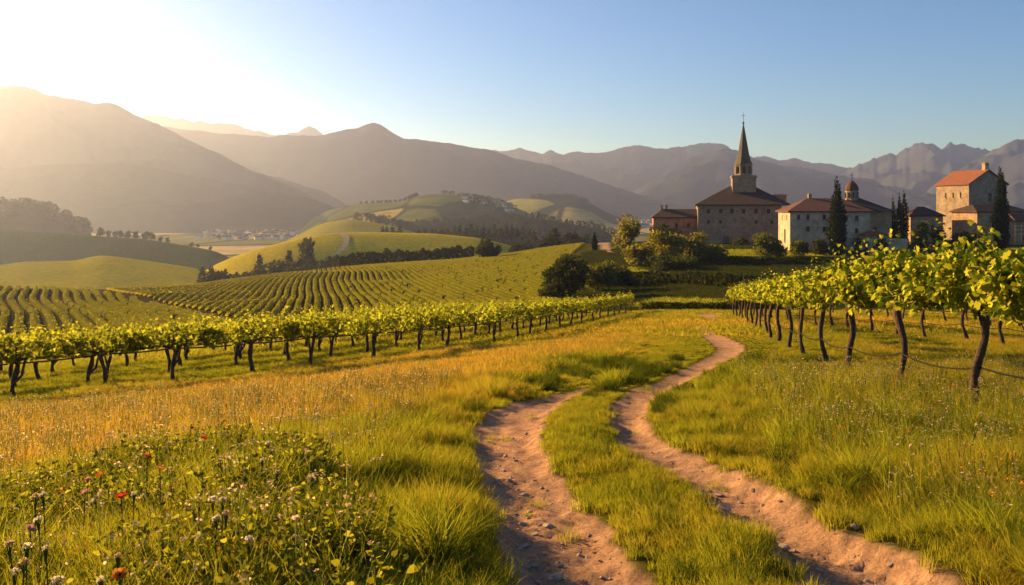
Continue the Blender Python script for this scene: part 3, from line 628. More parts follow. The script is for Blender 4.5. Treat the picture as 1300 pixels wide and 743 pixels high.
dmz = MB(); pr = [(rl * 1.16, z1l + .003), (rl * 1.1, z1l + .3), (rl * .98, z1l + .9), (rl * .74, z1l + 1.5), (rl * .4, z1l + 2.0), (.1, z1l + 2.4)]
for (ra, za), (rb2, zb2) in zip(pr, pr[1:]): dmz.prism(12, lx, ly, ra, rb2, za, zb2)
dome = dmz.build('dome', M['roof_red'], lan)
fc = MB(); fc.box(lx - .07, lx + .07, ly - .07, ly + .07, z1l + 2.35, z1l + 4.1); fc.box(lx - .3, lx - .073, ly - .05, ly + .05, z1l + 3.4, z1l + 3.52); fc.box(lx + .073, lx + .3, ly - .05, ly + .05, z1l + 3.4, z1l + 3.52)
fc.build('finial', M['metal'], lan)

# tall gabled house and its skirts of roof, far right
d4 = 212; k4 = d4 / FPX; zb = hz(305, d4); a4 = 10
r4 = empty('gabled_house', (PX(1230, d4), d4, zb), R(a4))
tag(r4, 'tall stone house with an orange gabled roof above lower dark roofs', 'house')
ca = math.cos(R(29.6 + a4)); sa = math.sin(R(29.6 + a4)); W4 = 43 * k4 / ca * .98; D4 = 36 * k4 / sa * 1.06
ze = hz(233.5, d4) - zb; zr = hz(216, d4) - zb
box_walls(r4, 0, W4, 0, D4, ze, M['church_stone'], front=[(W4 * .56, hz(256, d4) - zb, 1.1, 2.2)], left=[(3, hz(251, d4) - zb, .55, 1.4), (5.8, hz(251, d4) - zb, .55, 1.4), (8.6, hz(251, d4) - zb, .55, 1.4)], gable=(W4 / 2, zr - .1))
gr = MB(); sl = (zr - ze) / (W4 / 2); ov = .45
for s in (0, 1):
    xa = -ov if s == 0 else W4 + ov; za = ze - ov * sl
    v = [(xa, -ov, za), (W4 / 2, -ov, zr), (W4 / 2, D4 + ov, zr), (xa, D4 + ov, za)]
    v += [(x, y, z + .26) for x, y, z in v]
    gr.add(v, [[0, 1, 2, 3], [7, 6, 5, 4], [0, 4, 5, 1], [2, 6, 7, 3], [0, 3, 7, 4]])
rf = gr.build('roof', M['roof_orange'], r4)
chimney(rf, W4 / 2 + .2, 1.1, zr - .8, hz(208, d4) - zb, 1.15)
# lower wings in front and to the left
def wing(root, x0, x1, y0, y1, h, hr, mat, rmat, front=(), left=(), rx=(.25, .75), lab=None, ov=.5):
    m = MB(); f = [(a - x0, b + 2, c_, d_) for a, b, c_, d_ in front]; l = [(y1 - a, b + 2, c_, d_) for a, b, c_, d_ in left]
    wall_face(m, (x0, y0, -2), (1, 0, 0), x1 - x0, h + 2, f); wall_face(m, (x0, y1, -2), (0, -1, 0), y1 - y0, h + 2, l); wall_face(m, (x1, y0, -2), (0, 1, 0), y1 - y0, h + 2, ())
    p = m.build('wing', M[mat], root)
    window_parts(root, (x0, y0, -2), (1, 0, 0), f); window_parts(root, (x0, y1, -2), (0, -1, 0), l)
    hip_roof(x0, x1, y0, y1, h, hr, ov, x0 + (x1 - x0) * rx[0], x0 + (x1 - x0) * rx[1]).build('roof', M[rmat], p)
z_ = lambda py, d: PZ(py, d) - zb
wing(r4, -5.5, 9.5, -9.5, -.6, z_(270, 204), z_(259.5, 206), 'ochre_wall', 'roof_dark', front=[(-3, .8, .9, 1.5), (5, .8, .9, 1.5)], left=[(-5, 1.0, .9, 1.8)], rx=(.15, .8))
wing(r4, 0.5, 12.5, -15, -9.9, z_(281.5, 199), z_(271.5, 201), 'church_stone', 'roof_red', front=[(3, .5, .8, 1.2), (8, .5, .8, 1.2)], rx=(.05, .95), ov=.35)
r5 = empty('outbuilding', (PX(1156, 207), 207, hz(303, 207)), R(-2)); zb5 = hz(303, 207)
tag(r5, 'low tiled outbuilding between the slim cypresses and the gabled house', 'outbuilding')
wing(r5, 0, 8.2, 0, 7, hz(275, 207) - zb5, hz(262.5, 207) - zb5, 'ochre_wall', 'roof_dark', front=[(2, 2.2, .8, 1.2), (5.6, 2.2, .8, 1.2)], left=[(3, 2.2, .8, 1.2)], rx=(.4, .62))
chimney(r5, .5, 3.2, hz(271, 207) - zb5, hz(264, 207) - zb5, .8)
r6 = empty('lean_to_shed', (PX(1098, 179), 179, hz(305.5, 179)), R(-4)); zb6 = hz(305.5, 179)
tag(r6, 'low shed with a sunlit orange tile roof beside the pale convent wing', 'shed')
m6 = MB(); wall_face(m6, (0, 0, -1.5), (1, 0, 0), 5.2, 2.6, [(2.6, 1.5, 1.0, .9)]); wall_face(m6, (0, 3, -1.5), (0, -1, 0), 3, 2.6, ()); wall_face(m6, (5.2, 0, -1.5), (0, 1, 0), 3, 2.6, ()); m6.build('wall', M['ochre_wall'], r6)
hip_roof(0, 5.2, 0, 3.2, 1.1, 2.15, .3, 1.8, 3.4, th=.15).build('roof', M['roof_orange'], r6)
gw = MB(); x0, x1 = PX(1094, 176), PX(1152, 176); zt = hz(303.5, 176)
for i in range(6):
    a, b_ = x0 + (x1 - x0) * i / 6, x0 + (x1 - x0) * (i + 1) / 6
    gw.box(a, b_ - .004, 176, 176.4, zt - 2.4, zt - .08 * (i % 2)); gw.box(a - .0, b_ - .004, 175.94, 176.46, zt - .08 * (i % 2) + .003, zt - .08 * (i % 2) + .12)
tag(gw.build('garden_wall', M['pale_wall']), 'low pale garden wall in front of the orange roofed shed', 'wall')
fe = empty('rail_fence', (PX(1289, 190), 190, hz(303, 190))); tag(fe, 'pale rail fence beside the tallest cypress at the right edge', 'fence')
for i in range(6):
    p = MB(); p.box(i * 1.6 - .07, i * 1.6 + .07, -.07, .07, -1, 3.4); p.build('post', M['tree_bark'], fe)
for i in range(3):
    p = MB(); p.box(-.1, 8.2, -.13, -.073, 1.0 + i * .95, 1.2 + i * .95); p.build('rail', M['pale_wall'], fe)

# ------------------------------------------------------------------ trees and bushes
def crown_cards(name, blobs, n, size, mat, up=.35, seed=0, hollow=.55, tv=CARD_V, tf=CARD_F, holes=True):
    """leaf clumps through the volume of several ragged lobes; blobs = (x, y, z, rx, ry, rz)"""
    g = np.random.default_rng(seed); B = np.array(blobs, float); vol = (B[:, 3] * B[:, 4] * B[:, 5]) ** (2 / 3); pick = g.choice(len(B), n, p=vol / vol.sum())
    d = unit(g.normal(size=(n, 3))); r = g.uniform(hollow ** 3, 1, n) ** (1 / 3)
    lump = fbm(d[:, 0] * 2.3 + pick * 7 + 50, d[:, 2] * 2.3 + d[:, 1] * 1.7 + 50, seed, 3)
    r = r * (.62 + .62 * lump)
    c = B[pick, :3] + d * r[:, None] * B[pick, 3:]
    keep = fbm(c[:, 0] * 1.9 / max(.3, B[:, 3].mean() * .5) + 90, c[:, 2] * 1.9 / max(.3, B[:, 5].mean() * .5) + c[:, 1] * .7 + 90, seed + 3, 2) > (.36 if holes else -1)
    c, d = c[keep], d[keep]; m = len(c)
    dr_ = unit(d + g.normal(size=(m, 3)) * .8 + np.array([0, 0, up])); nm = unit(g.normal(size=(m, 3)) + d * .6)
    return cards(c, dr_, nm, size * g.uniform(.6, 1.35, m), tv, tf, mat, name)
def lobes(h, wd, n, seed, z0=.25, flat=1.0):
    g = random.Random(seed); L = [(0, 0, h * (z0 + .38), wd * .36, wd * .36, h * .36)]
    for i in range(n):
        a = 2 * math.pi * (i + g.random() * .6) / n; zz = h * g.uniform(z0 + .12, .78); q = wd * g.uniform(.16, .30) * (1.1 - .5 * max(0, zz / h - .5))
        s = g.uniform(.17, .27)
        L.append((q * math.cos(a), q * math.sin(a), zz, wd * s, wd * s, h * s * .85 * flat))
    return L
def trunk_mesh(name, h, r, limbs, seed, reach=.3, mat='tree_bark'):
    g = random.Random(seed); m = MB()
    pts = [(0, 0, -.5), (g.uniform(-.05, .05) * h * .3, 0, h * .15), (g.uniform(-.04, .04) * h, g.uniform(-.03, .03) * h, h * .4), (g.uniform(-.05, .05) * h, 0, h * .8)]
    m.tube(pts, [r * 1.3, r, r * .75, r * .2], 8, .2, seed)
    for i in range(limbs):
        a = 2 * math.pi * i / limbs + g.random(); z0 = h * g.uniform(.14, .42); q = h * reach * g.uniform(.6, 1)
        m.tube([(0, 0, z0), (q * .4 * math.cos(a), q * .4 * math.sin(a), z0 + h * .12), (q * math.cos(a), q * math.sin(a), z0 + h * g.uniform(.24, .42))], [r * .6, r * .4, r * .12], 6, .2, seed + i)
    return m.mesh(name, M[mat], True)
def tree(name, label, cat, loc, h, wd, mat, n, size, seed, group=None, kind='round', limbs=5, z0=.25, flat=1.0, rtrunk=None):
    root = empty(name, loc); tag(root, label, cat, group)
    if kind == 'round': bl = lobes(h, wd, 9, seed, z0, flat)
    elif kind == 'bush': bl = [(0, 0, h * .42, wd * .40, wd * .38, h * .44)] + [(x, y, z, rx, ry, rz * .9) for x, y, z, rx, ry, rz in lobes(h, wd, 10, seed, .02, flat)[1:]]
    elif kind == 'cypress': bl = [(.05 * wd * math.sin(i * 2.1), .05 * wd * math.cos(i * 1.7), h * zz, wd * rr, wd * rr, h * .15) for i, (zz, rr) in enumerate([(.10, .34), (.2, .44), (.32, .49), (.44, .48), (.56, .42), (.68, .34), (.79, .24), (.89, .14), (.955, .08)])]
    elif kind == 'conifer': bl = [(0, 0, h * zz, wd * rr, wd * rr, h * .08) for zz, rr in [(.12, .5), (.24, .47), (.36, .40), (.48, .33), (.6, .26), (.72, .19), (.83, .12), (.93, .06)]]
    cm_ = crown_cards('crown', bl, int(n * 1.5) if kind == 'cypress' else n, size * (.8 if kind == 'cypress' else 1), mat, 1.2 if kind == 'cypress' else .25, seed, .35, holes=kind != 'cypress')
    obj('crown', cm_, root)
    obj('trunk', trunk_mesh('trunk', h * (.9 if kind in ('cypress', 'conifer') else .75), rtrunk or max(.1, h * .022), 0 if kind in ('cypress', 'conifer') else limbs, seed, .22), root)
    return root
def at_px(px, py, d):          # stands on the sheet at distance d; py only documents where its foot shows
    x = PX(px, d); return (x, d, gz(x, d) - .1)
def tree_px(name, label, cat, px, d, top, bot, wpx, mat, n, size, seed, **kw):
    k_ = d / FPX; x = PX(px, d); zg_ = gz(x, d); h = PZ(top, d) - zg_
    return tree(name, label, cat, (x, d, zg_ - .15), h + .15, wpx * k_, M[mat], n, size, seed, **kw)

tree_px('cypress', 'tall dark cypress in front of the pale convent wing', 'tree', 1063, 176, 232, 318, 25, 'cypress', 3600, .42, 11, kind='cypress')
tree_px('cypress', 'tallest dark cypress beside the gabled house at the right edge', 'tree', 1271, 186, 220, 313, 22, 'cypress', 3600, .42, 12, kind='cypress')
tree_px('cypress', 'shorter slim cypress, left one of the cluster beside the outbuilding', 'tree', 1134, 196, 256, 300, 10, 'cypress', 1500, .36, 13, kind='cypress')
tree_px('cypress', 'slim cypress in the middle of the cluster beside the outbuilding', 'tree', 1142, 199, 251, 300, 11, 'cypress', 1600, .36, 14, kind='cypress')
tree_px('cypress', 'slim cypress, right one of the cluster beside the outbuilding', 'tree', 1148, 195, 248, 300, 11, 'cypress', 1600, .36, 15, kind='cypress')
tree_px('cypress', 'small lone cypress beside the pink farm track on the hill crest', 'tree', 755, 215, 297, 322, 8, 'cypress', 900, .36, 16, kind='cypress')
tree_px('tree', 'airy yellow green tree left of the annex with branches showing', 'tree', 797, 178, 271, 325, 36, 'bush_gold', 2600, .42, 21, kind='round', z0=.3, limbs=9)
tree_px('bush', 'dark round bush in front of the annex', 'bush', 845, 180, 280, 320, 46, 'bush_dark', 3000, .42, 22, kind='bush')
tree_px('bush', 'golden leafy bush, leftmost of the sunlit bushes below the annex', 'bush', 812, 160, 303, 340, 46, 'bush_gold', 3000, .40, 23, kind='bush')
tree_px('bush', 'tall golden bush in the middle of the sunlit bushes below the annex', 'bush', 846, 163, 291, 338, 52, 'bush_gold', 3800, .40, 24, kind='bush')
tree_px('bush', 'golden bush touching the left corner of the church', 'bush', 880, 168, 289, 338, 40, 'bush_gold', 3200, .40, 25, kind='bush')
tree_px('bush', 'dull green bush under the church door', 'bush', 905, 160, 306, 340, 44, 'bush_green', 2600, .40, 26, kind='bush')
tree_px('bush', 'dark low bush under the tall golden bush', 'bush', 855, 150, 322, 345, 70, 'bush_dark', 3200, .40, 27, kind='bush')
tree_px('bush', 'round dark green bush before the right end of the church', 'bush', 977, 168, 294, 330, 48, 'bush_green', 3600, .40, 28, kind='bush')
tree_px('bush', 'small olive bush under the left end of the convent wing', 'bush', 1014, 172, 301, 328, 26, 'bush_green', 1800, .36, 29, kind='bush')
tree_px('bush', 'dark bush against the convent wall right of the tall cypress', 'bush', 1094, 177, 299, 320, 20, 'bush_dark', 1300, .36, 30, kind='bush')
tree_px('bush', 'brownish bush before the outbuilding', 'bush', 1170, 188, 279, 308, 22, 'bush_gold', 1900, .36, 31, kind='bush')
tree_px('bush', 'dark bush before the lit wall of the gabled house', 'bush', 1191, 186, 284, 308, 18, 'bush_dark', 1500, .36, 32, kind='bush')
tree_px('bush', 'low dark bush at the foot of the slim cypress cluster', 'bush', 1142, 184, 292, 312, 24, 'bush_dark', 1500, .36, 33, kind='bush')
tree_px('bush', 'dull olive bush on the lawn below the outbuilding', 'bush', 1186, 166, 312, 335, 52, 'bush_green', 2600, .38, 34, kind='bush')
tree_px('bush', 'large dark bush behind the far end of the left vine row', 'bush', 715, 112, 322, 388, 66, 'bush_dark', 6000, .34, 35, kind='bush')
tree_px('bush', 'dark olive bush just right of the largest dark bush', 'bush', 758, 118, 330, 385, 50, 'bush_green', 4000, .34, 36, kind='bush')
tree_px('bush', 'shadowy bush at the left end of the dark terrace hedge', 'bush', 786, 124, 333, 380, 48, 'bush_dark', 3800, .34, 37, kind='bush')
tree_px('bush', 'dark round bush alone on the crest of the vineyard hill', 'bush', 620, 236, 301, 325, 38, 'bush_dark', 3600, .50, 38, kind='bush')
tree_px('bush', 'small scrubby bush on the vineyard hill near the lone cypress', 'bush', 722, 200, 322, 335, 26, 'bush_green', 1500, .36, 39, kind='bush')

tree_px('bush', 'low dark shrub against the church wall right of the arched door', 'bush', 940, 204, 301, 314, 26, 'bush_dark', 1300, .36, 40, kind='bush')
tree_px('bush', 'low dark shrub against the convent wall left of the tall cypress', 'bush', 1041, 178, 300, 322, 24, 'bush_dark', 1500, .36, 41, kind='bush')
tree_px('bush', 'dark shrub between the garden wall and the slim cypress cluster', 'bush', 1118, 174, 300, 316, 20, 'bush_dark', 1100, .36, 42, kind='bush')
tree_px('bush', 'wide dark shrub in front of the low wing under the gabled house', 'bush', 1226, 180, 290, 312, 46, 'bush_dark', 2200, .36, 43, kind='bush')

# terrace hedges
def hedge(label, pts, h, wd, n, seed, mat='bush_dark', size=.3):
    g = np.random.default_rng(seed); P = np.array(pts, float); seg = np.linalg.norm(np.diff(P, axis=0), axis=1); cum = np.concatenate([[0], np.cumsum(seg)])
    s = g.uniform(0, cum[-1], n); x = np.interp(s, cum, P[:, 0]) ; y = np.interp(s, cum, P[:, 1])
    hh = h * (.65 + .6 * fbm(s * .5, s * 0 + seed, seed, 3)); v = g.random(n); q = g.uniform(-1, 1, n)
    y = y + q * wd * .5 * np.sqrt(np.clip(1.05 - v ** 2, .1, 1)); z = ground(x, y) + hh * v
    o0 = np.array([P[0, 0], P[0, 1], gz(P[0, 0], P[0, 1])])
    c = np.stack([x, y, z], 1) - o0; d = unit(np.stack([g.normal(size=n) * .6, q + g.normal(size=n) * .4, v + g.normal(size=n) * .4], 1))
    me_ = cards(c, d, unit(g.normal(size=(n, 3))), size * g.uniform(.6, 1.3, n), CARD_V, CARD_F, M[mat], 'hedge')
    return tag(obj('hedge', me_, None, o0), label, 'hedge')
def gpt(px, d): return (PX(px, d), d)
hedge('long dark hedge along the upper terrace bank below the bushes', [gpt(800, 128), gpt(860, 121), gpt(930, 112), gpt(1000, 108), gpt(1090, 106)], 2.0, 2.6, 9000, 51)
hedge('ragged low hedge where the meadow ends behind the dirt path', [gpt(812, 76), gpt(860, 75.5), gpt(925, 75), gpt(990, 75)], .75, 1.2, 3600, 52, 'bush_green', .2)
hedge('dark hedge across the lawn below the church wall', [gpt(880, 158), gpt(960, 156), gpt(1040, 155)], 1.5, 2.0, 4200, 53)
hedge('dark hedge behind the right vineyard below the outbuilding', [gpt(1050, 140), gpt(1160, 138), gpt(1330, 137)], 1.7, 2.0, 6000, 54)
hedge('dark hedgerow below the yellow field beyond the vineyard hill', [gpt(425, 262), gpt(470, 268), gpt(530, 275), gpt(602, 284)], 5.2, 4, 7000, 55, 'wood_leaf', .7)

tp = [(400, .985), (418, .985), (430, .96), (436, .86), (434, .72), (424, .58), (410, .46), (398, .38)]
tv_ = []
for i, (px, t_) in enumerate(tp):
    x, y, z = H3.at(px, t_); x2, y2, z2 = H3.at(px + 7 + i * .4, min(1, t_ + .012)); tv_ += [(x, y, z + .35), (x2, y2, z2 + .35)]
tag(obj('farm_track', mesh_np('farm_track', np.array(tv_), np.array([[2 * i, 2 * i + 1, 2 * i + 3, 2 * i + 2] for i in range(len(tp) - 1)]), field_mat('pale_earth', (.42, .30, .16), (.52, .38, .22)), True)), 'pale curved farm track on the yellow hill', 'path', kind='structure')
# distant individual trees -------------------------------------------------------------------
def far_proto(kind, seed, mat, n, size):
    h, wd = 10.0, {'round': 9.0, 'conifer': 5.0, 'cypress': 2.6}[kind]
    if kind == 'round': bl = [(0, 0, 5, 3.2, 3.2, 4.2)] + lobes(h, wd, 8, seed, .05)[1:]
    elif kind == 'cypress': bl = [(0, 0, h * zz, wd * rr, wd * rr, h * .15) for zz, rr in [(.12, .34), (.3, .49), (.5, .46), (.7, .34), (.87, .16)]]
    else: bl = [(0, 0, h * zz, wd * rr, wd * rr, h * .08) for zz, rr in [(.12, .5), (.24, .47), (.36, .40), (.48, .33), (.6, .26), (.72, .19), (.83, .12), (.93, .06)]]
    return crown_cards('crown', bl, n, size, M[mat], .3, seed, .2), trunk_mesh('trunk', h * .85, .25, 0, seed)
FP = {'round': [far_proto('round', 70 + i, 'wood_leaf', 700, 1.0) for i in range(4)], 'conifer': [far_proto('conifer', 80 + i, 'wood_leaf', 700, .8) for i in range(3)],
      'cypress': [far_proto('cypress', 90, 'wood_leaf', 500, .6)]}
def far_tree(kind, loc, h, label, group, i=0, wx=1.0):
    cr, tr = FP[kind][i % len(FP[kind])]; s = h / 10
    root = empty({'round': 'tree', 'conifer': 'conifer', 'cypress': 'cypress'}[kind], (loc[0], loc[1], loc[2] - .03 * h), i * 1.7); tag(root, label, 'tree', group); root.scale = (s * wx, s * wx, s)
    obj('crown', cr, root); obj('trunk', tr, root); return root
def ground_or(h, px, t): return h.at(px, t)
# dark hill's crest trees
for i, (px, hp) in enumerate([(121, 11), (131, 7), (140, 7), (147, 8), (156, 9), (166, 9), (179, 10), (187, 9), (198, 5), (207, 5), (238, 4), (246, 3), (262, 3)]):
    x, y, z = H2.at(px, 1.0); lab = 'tallest tree on the crest behind the dark green hill' if i == 0 else 'small hazy tree in the line along the dark green hill crest'
    far_tree('round', (x, y + 8, z - 1.0), hp * y / FPX + 1.5, lab, 'trees along the dark hill crest', i)
# trees at the foot of the yellow hill, behind the vineyard crest
for i, (px, d, top, kind, lab) in enumerate([
    (257, 300, 336, 'conifer', 'dark conifer at the left end of the clump beyond the vineyard crest'), (268, 300, 334, 'conifer', 'broader dark conifer in the clump beyond the vineyard crest'),
    (274, 305, 339, 'conifer', None), (284, 305, 338, 'round', None), (297, 312, 341, 'round', None), (330, 330, 318, 'conifer', 'pointed tree on the left slope of the yellow hill'),
    (345, 320, 323, 'round', None), (356, 315, 330, 'conifer', None), (367, 330, 312, 'conifer', 'dark pointed tree just left of the tallest wooded clump'), (390, 345, 297, 'round', 'tall dark tree beside the curved track on the yellow hill'),
    (378, 325, 322, 'round', None), (398, 315, 325, 'round', None), (412, 310, 322, 'round', None), (424, 312, 322, 'round', None), (318, 310, 338, 'round', None), (334, 305, 337, 'round', None), (306, 305, 342, 'round', None)]):
    x = PX(px, d); zg_ = gz(x, d); zh = zg_
    if d > 325: zh = max(zg_, PZ(350, d))
    far_tree(kind, (x, d, zh - .5), max(3, PZ(top, d) - zh), lab or 'dark woodland tree in the dip below the yellow hill', 'trees below the yellow hill', i, 0.55 if px == 390 else 1.0)
# trees on the rounded gold hill's flank, the valley and the dark conifer wood
for i, (px, d, hp) in enumerate([(278, 1150, 8), (287, 1150, 9), (292, 1150, 10), (305, 1120, 5), (313, 1100, 7), (323, 1120, 6), (368, 1000, 8), (372, 1000, 7)]):
    far_tree('cypress' if i % 3 == 2 else 'round', (PX(px, d), d, VZ - 1), hp * d / FPX, 'small dark tree standing in the pale valley fields', 'trees in the valley fields', i)
CW = [(486, 610, 286), (491, 615, 287), (499, 600, 284), (508, 610, 286), (531, 600, 288), (540, 605, 287), (549, 600, 290), (560, 590, 289), (568, 600, 287), (577, 585, 286), (584, 590, 284), (591, 585, 285), (598, 590, 284), (606, 580, 286), (613, 585, 284),
      (621, 580, 287), (628, 585, 284), (636, 580, 285), (643, 585, 283), (650, 580, 286), (657, 575, 285), (664, 580, 287), (672, 575, 288), (572, 570, 293), (588, 565, 292), (604, 565, 293), (619, 565, 294), (634, 560, 292), (649, 560, 293), (665, 560, 293), (678, 570, 292)]
for i, (px, d, top) in enumerate(CW):
    b_ = PZ(322, d); far_tree('conifer', (PX(px, d), d, b_), PZ(top, d) - b_, 'dark conifer in the hazy wood behind the vineyard crest', 'conifers of the dark wood', i, .9)
for px, d, top, kind, wx, lab in [(705, 330, 289, 'conifer', 1.7, 'broad dark conifer right of the dark wood, beside a paler tree'), (694, 322, 295, 'round', 1.0, 'pale olive tree left of the broad dark conifer'), (727, 420, 292, 'round', 1.1, 'hazy round tree halfway between the broad conifer and the lone cypress'),
                              (740, 430, 295, 'round', .8, 'smaller hazy tree just left of the lone cypress'), (566, 520, 288, 'round', 1.4, 'low rounded tree at the left of the dark conifer wood'), (670, 330, 309, 'round', 1.5, 'low pale bush before the dark conifer wood'), (655, 340, 308, 'round', 1.3, 'low grey bush left of the low pale bush before the wood')]:
    b_ = max(PZ(328, d), gz(PX(px, d), d)); far_tree(kind, (PX(px, d), d, b_), PZ(top, d) - b_, lab, None, int(px), wx)
for i, px in enumerate([458, 465, 473, 480, 484, 490, 495, 502, 508, 514, 521, 528]):
    x, y, z = H5.at(px, 1.0); far_tree('round', (x, y, z - 2), (6 + (i * 5) % 5) * y / FPX * 1.0, 'tiny hazy tree in the row along the pale knoll', 'trees along the pale knoll', i)
# woods: masses of trees that cannot be told apart
def wood(name, label, spots, hmin, hmax, kinds, seed):
    g = np.random.default_rng(seed); VV = []; TT = []
    for (x, y, z) in spots:
        h = g.uniform(hmin, hmax); kd = kinds[int(g.integers(len(kinds)))]; n = 130
        v = g.random(n) ** .7; a = g.uniform(0, 6.283, n)
        rad = (1 - v) * .22 * h + .04 * h if kd == 'conifer' else .42 * h * np.sqrt(np.clip(1 - (2 * v - 1) ** 2, .05, 1)) * g.uniform(.7, 1.05, n)
        c = np.stack([x + rad * np.cos(a), y + rad * np.sin(a), z + h * (.08 + .92 * v)], 1)
        VV.append(c); TT.append(np.stack([np.cos(a), np.sin(a), v], 1))
    c = np.concatenate(VV); d = unit(np.concatenate(TT) + g.normal(size=c.shape) * .5)
    me_ = cards(c, d, unit(g.normal(size=c.shape) + d * .5), (hmin + hmax) * .5 * .17 * g.uniform(.6, 1.3, len(c)), CARD_V, CARD_F, M['wood_leaf'], name)
    return tag(obj(name, me_), label, kind='stuff')
g_ = np.random.default_rng(99)
wood('wood', 'dark wood behind the small golden hill', [tuple(np.array(H4.at(px, 1.0)) + np.array([0, dy, dz])) for px, dy, dz in [(g_.uniform(440, 560), g_.uniform(20, 60), g_.uniform(-6, 2)) for _ in range(70)]], 5, 9, ['round'], 1)
wood('wood', 'wood covering the dark hump at the far left', [H8.at(g_.uniform(-120, 112), g_.uniform(.75, 1.0)) for _ in range(110)], 8, 14, ['round'], 2)
wood('wood', 'wood covering the dark rise below the hamlet', [H7.at(g_.uniform(500, 785), g_.uniform(.35, 1.0)) for _ in range(260)], 4.5, 9, ['round', 'conifer'], 3)
wood('wood', 'wood on top of the valley hill', [H6.at(g_.uniform(675, 745), g_.uniform(.85, 1.0)) for _ in range(90)], 6, 10, ['round'], 4)
wood('wood', 'trees around the hamlet', [H5.at(g_.uniform(590, 655), g_.uniform(.5, .98)) for _ in range(60)], 5, 9, ['round'], 5)
wood('wood', 'trees on the crest of the patchy knoll', [H5.at(g_.choice([g_.uniform(515, 530), g_.uniform(562, 596), g_.uniform(600, 628)]), g_.uniform(.93, 1.0)) for _ in range(40)], 4, 8, ['round'], 6)
wood('wood', 'hazy woods along the valley side', [(PX(px, d), d, VZ - 1) for px, d in [(g_.uniform(390, 480), g_.uniform(1150, 1400)) for _ in range(110)]], 6, 11, ['round'], 7)
wood('wood', 'bushy edge of the dark conifer wood', [(PX(px, d), d, PZ(324, d)) for px, d in [(g_.uniform(480, 700), g_.uniform(530, 600)) for _ in range(90)]], 7, 13, ['round', 'conifer'], 8)
wood('wood', 'undergrowth in the dip below the yellow hill', [(PX(px, d), d, gz(PX(px, d), d)) for px, d in [(g_.uniform(265, 430), g_.uniform(285, 318)) for _ in range(60)]], 3, 6, ['round'], 9)

# village ------------------------------------------------------------------------------------
def house_mesh(wd, dp, h, rh, wall_m, roof_m):
    m = MB(); m.box(-wd / 2, wd / 2, -dp / 2, dp / 2, -2, h); nf = len(m.f)
    m.add([(-wd / 2 - .4, -dp / 2 - .4, h - .1), (wd / 2 + .4, -dp / 2 - .4, h - .1), (wd / 2 + .4, dp / 2 + .4, h - .1), (-wd / 2 - .4, dp / 2 + .4, h - .1), (-wd / 2 - .4, 0, h + rh), (wd / 2 + .4, 0, h + rh)],
          [[3, 2, 1, 0], [0, 1, 5, 4], [2, 3, 4, 5], [0, 4, 3], [1, 2, 5]])
    me_ = mesh_np('village_house', np.array(m.v), m.f, M[wall_m]); me_.materials.append(M[roof_m])
    for i, p in enumerate(me_.polygons): p.material_index = 0 if i < nf else 1
    return me_
HM = [house_mesh(8, 6, 4.2, 1.9, 'village', 'roof_red'), house_mesh(9.5, 6, 4.8, 2, 'village', 'roof_dark'), house_mesh(6, 5.5, 5.2, 1.7, 'pale_wall', 'roof_red')]
def vhouse(x, y, z, i, label, group):
    o = obj('village_house', HM[i % 3], None, (x, y, z)); o.rotation_euler = (0, 0, (i * 2.399) % 3.14); return tag(o, label, 'house', group)
for i in range(85):
    d = g_.uniform(1080, 1500); px = 328 + 36 * g_.normal() + (d - 1300) * .04
    vhouse(PX(px, d), d, VZ, i, 'tiny pale house in the hazy valley village', 'houses of the valley village')
for i in range(22):
    px = g_.uniform(588, 652); t_ = g_.uniform(.55, .9); x, y, z = H5.at(px, t_); vhouse(x, y, z + .5, i, 'tiny pale house of the hamlet on the wooded knoll', 'houses of the hillside hamlet')
for i in range(30):
    d = g_.uniform(1700, 2500); px = g_.uniform(760, 850); vhouse(PX(px, d), d, VZ, i, 'far pale house on the plain beyond the wooded rise', 'houses on the far plain')
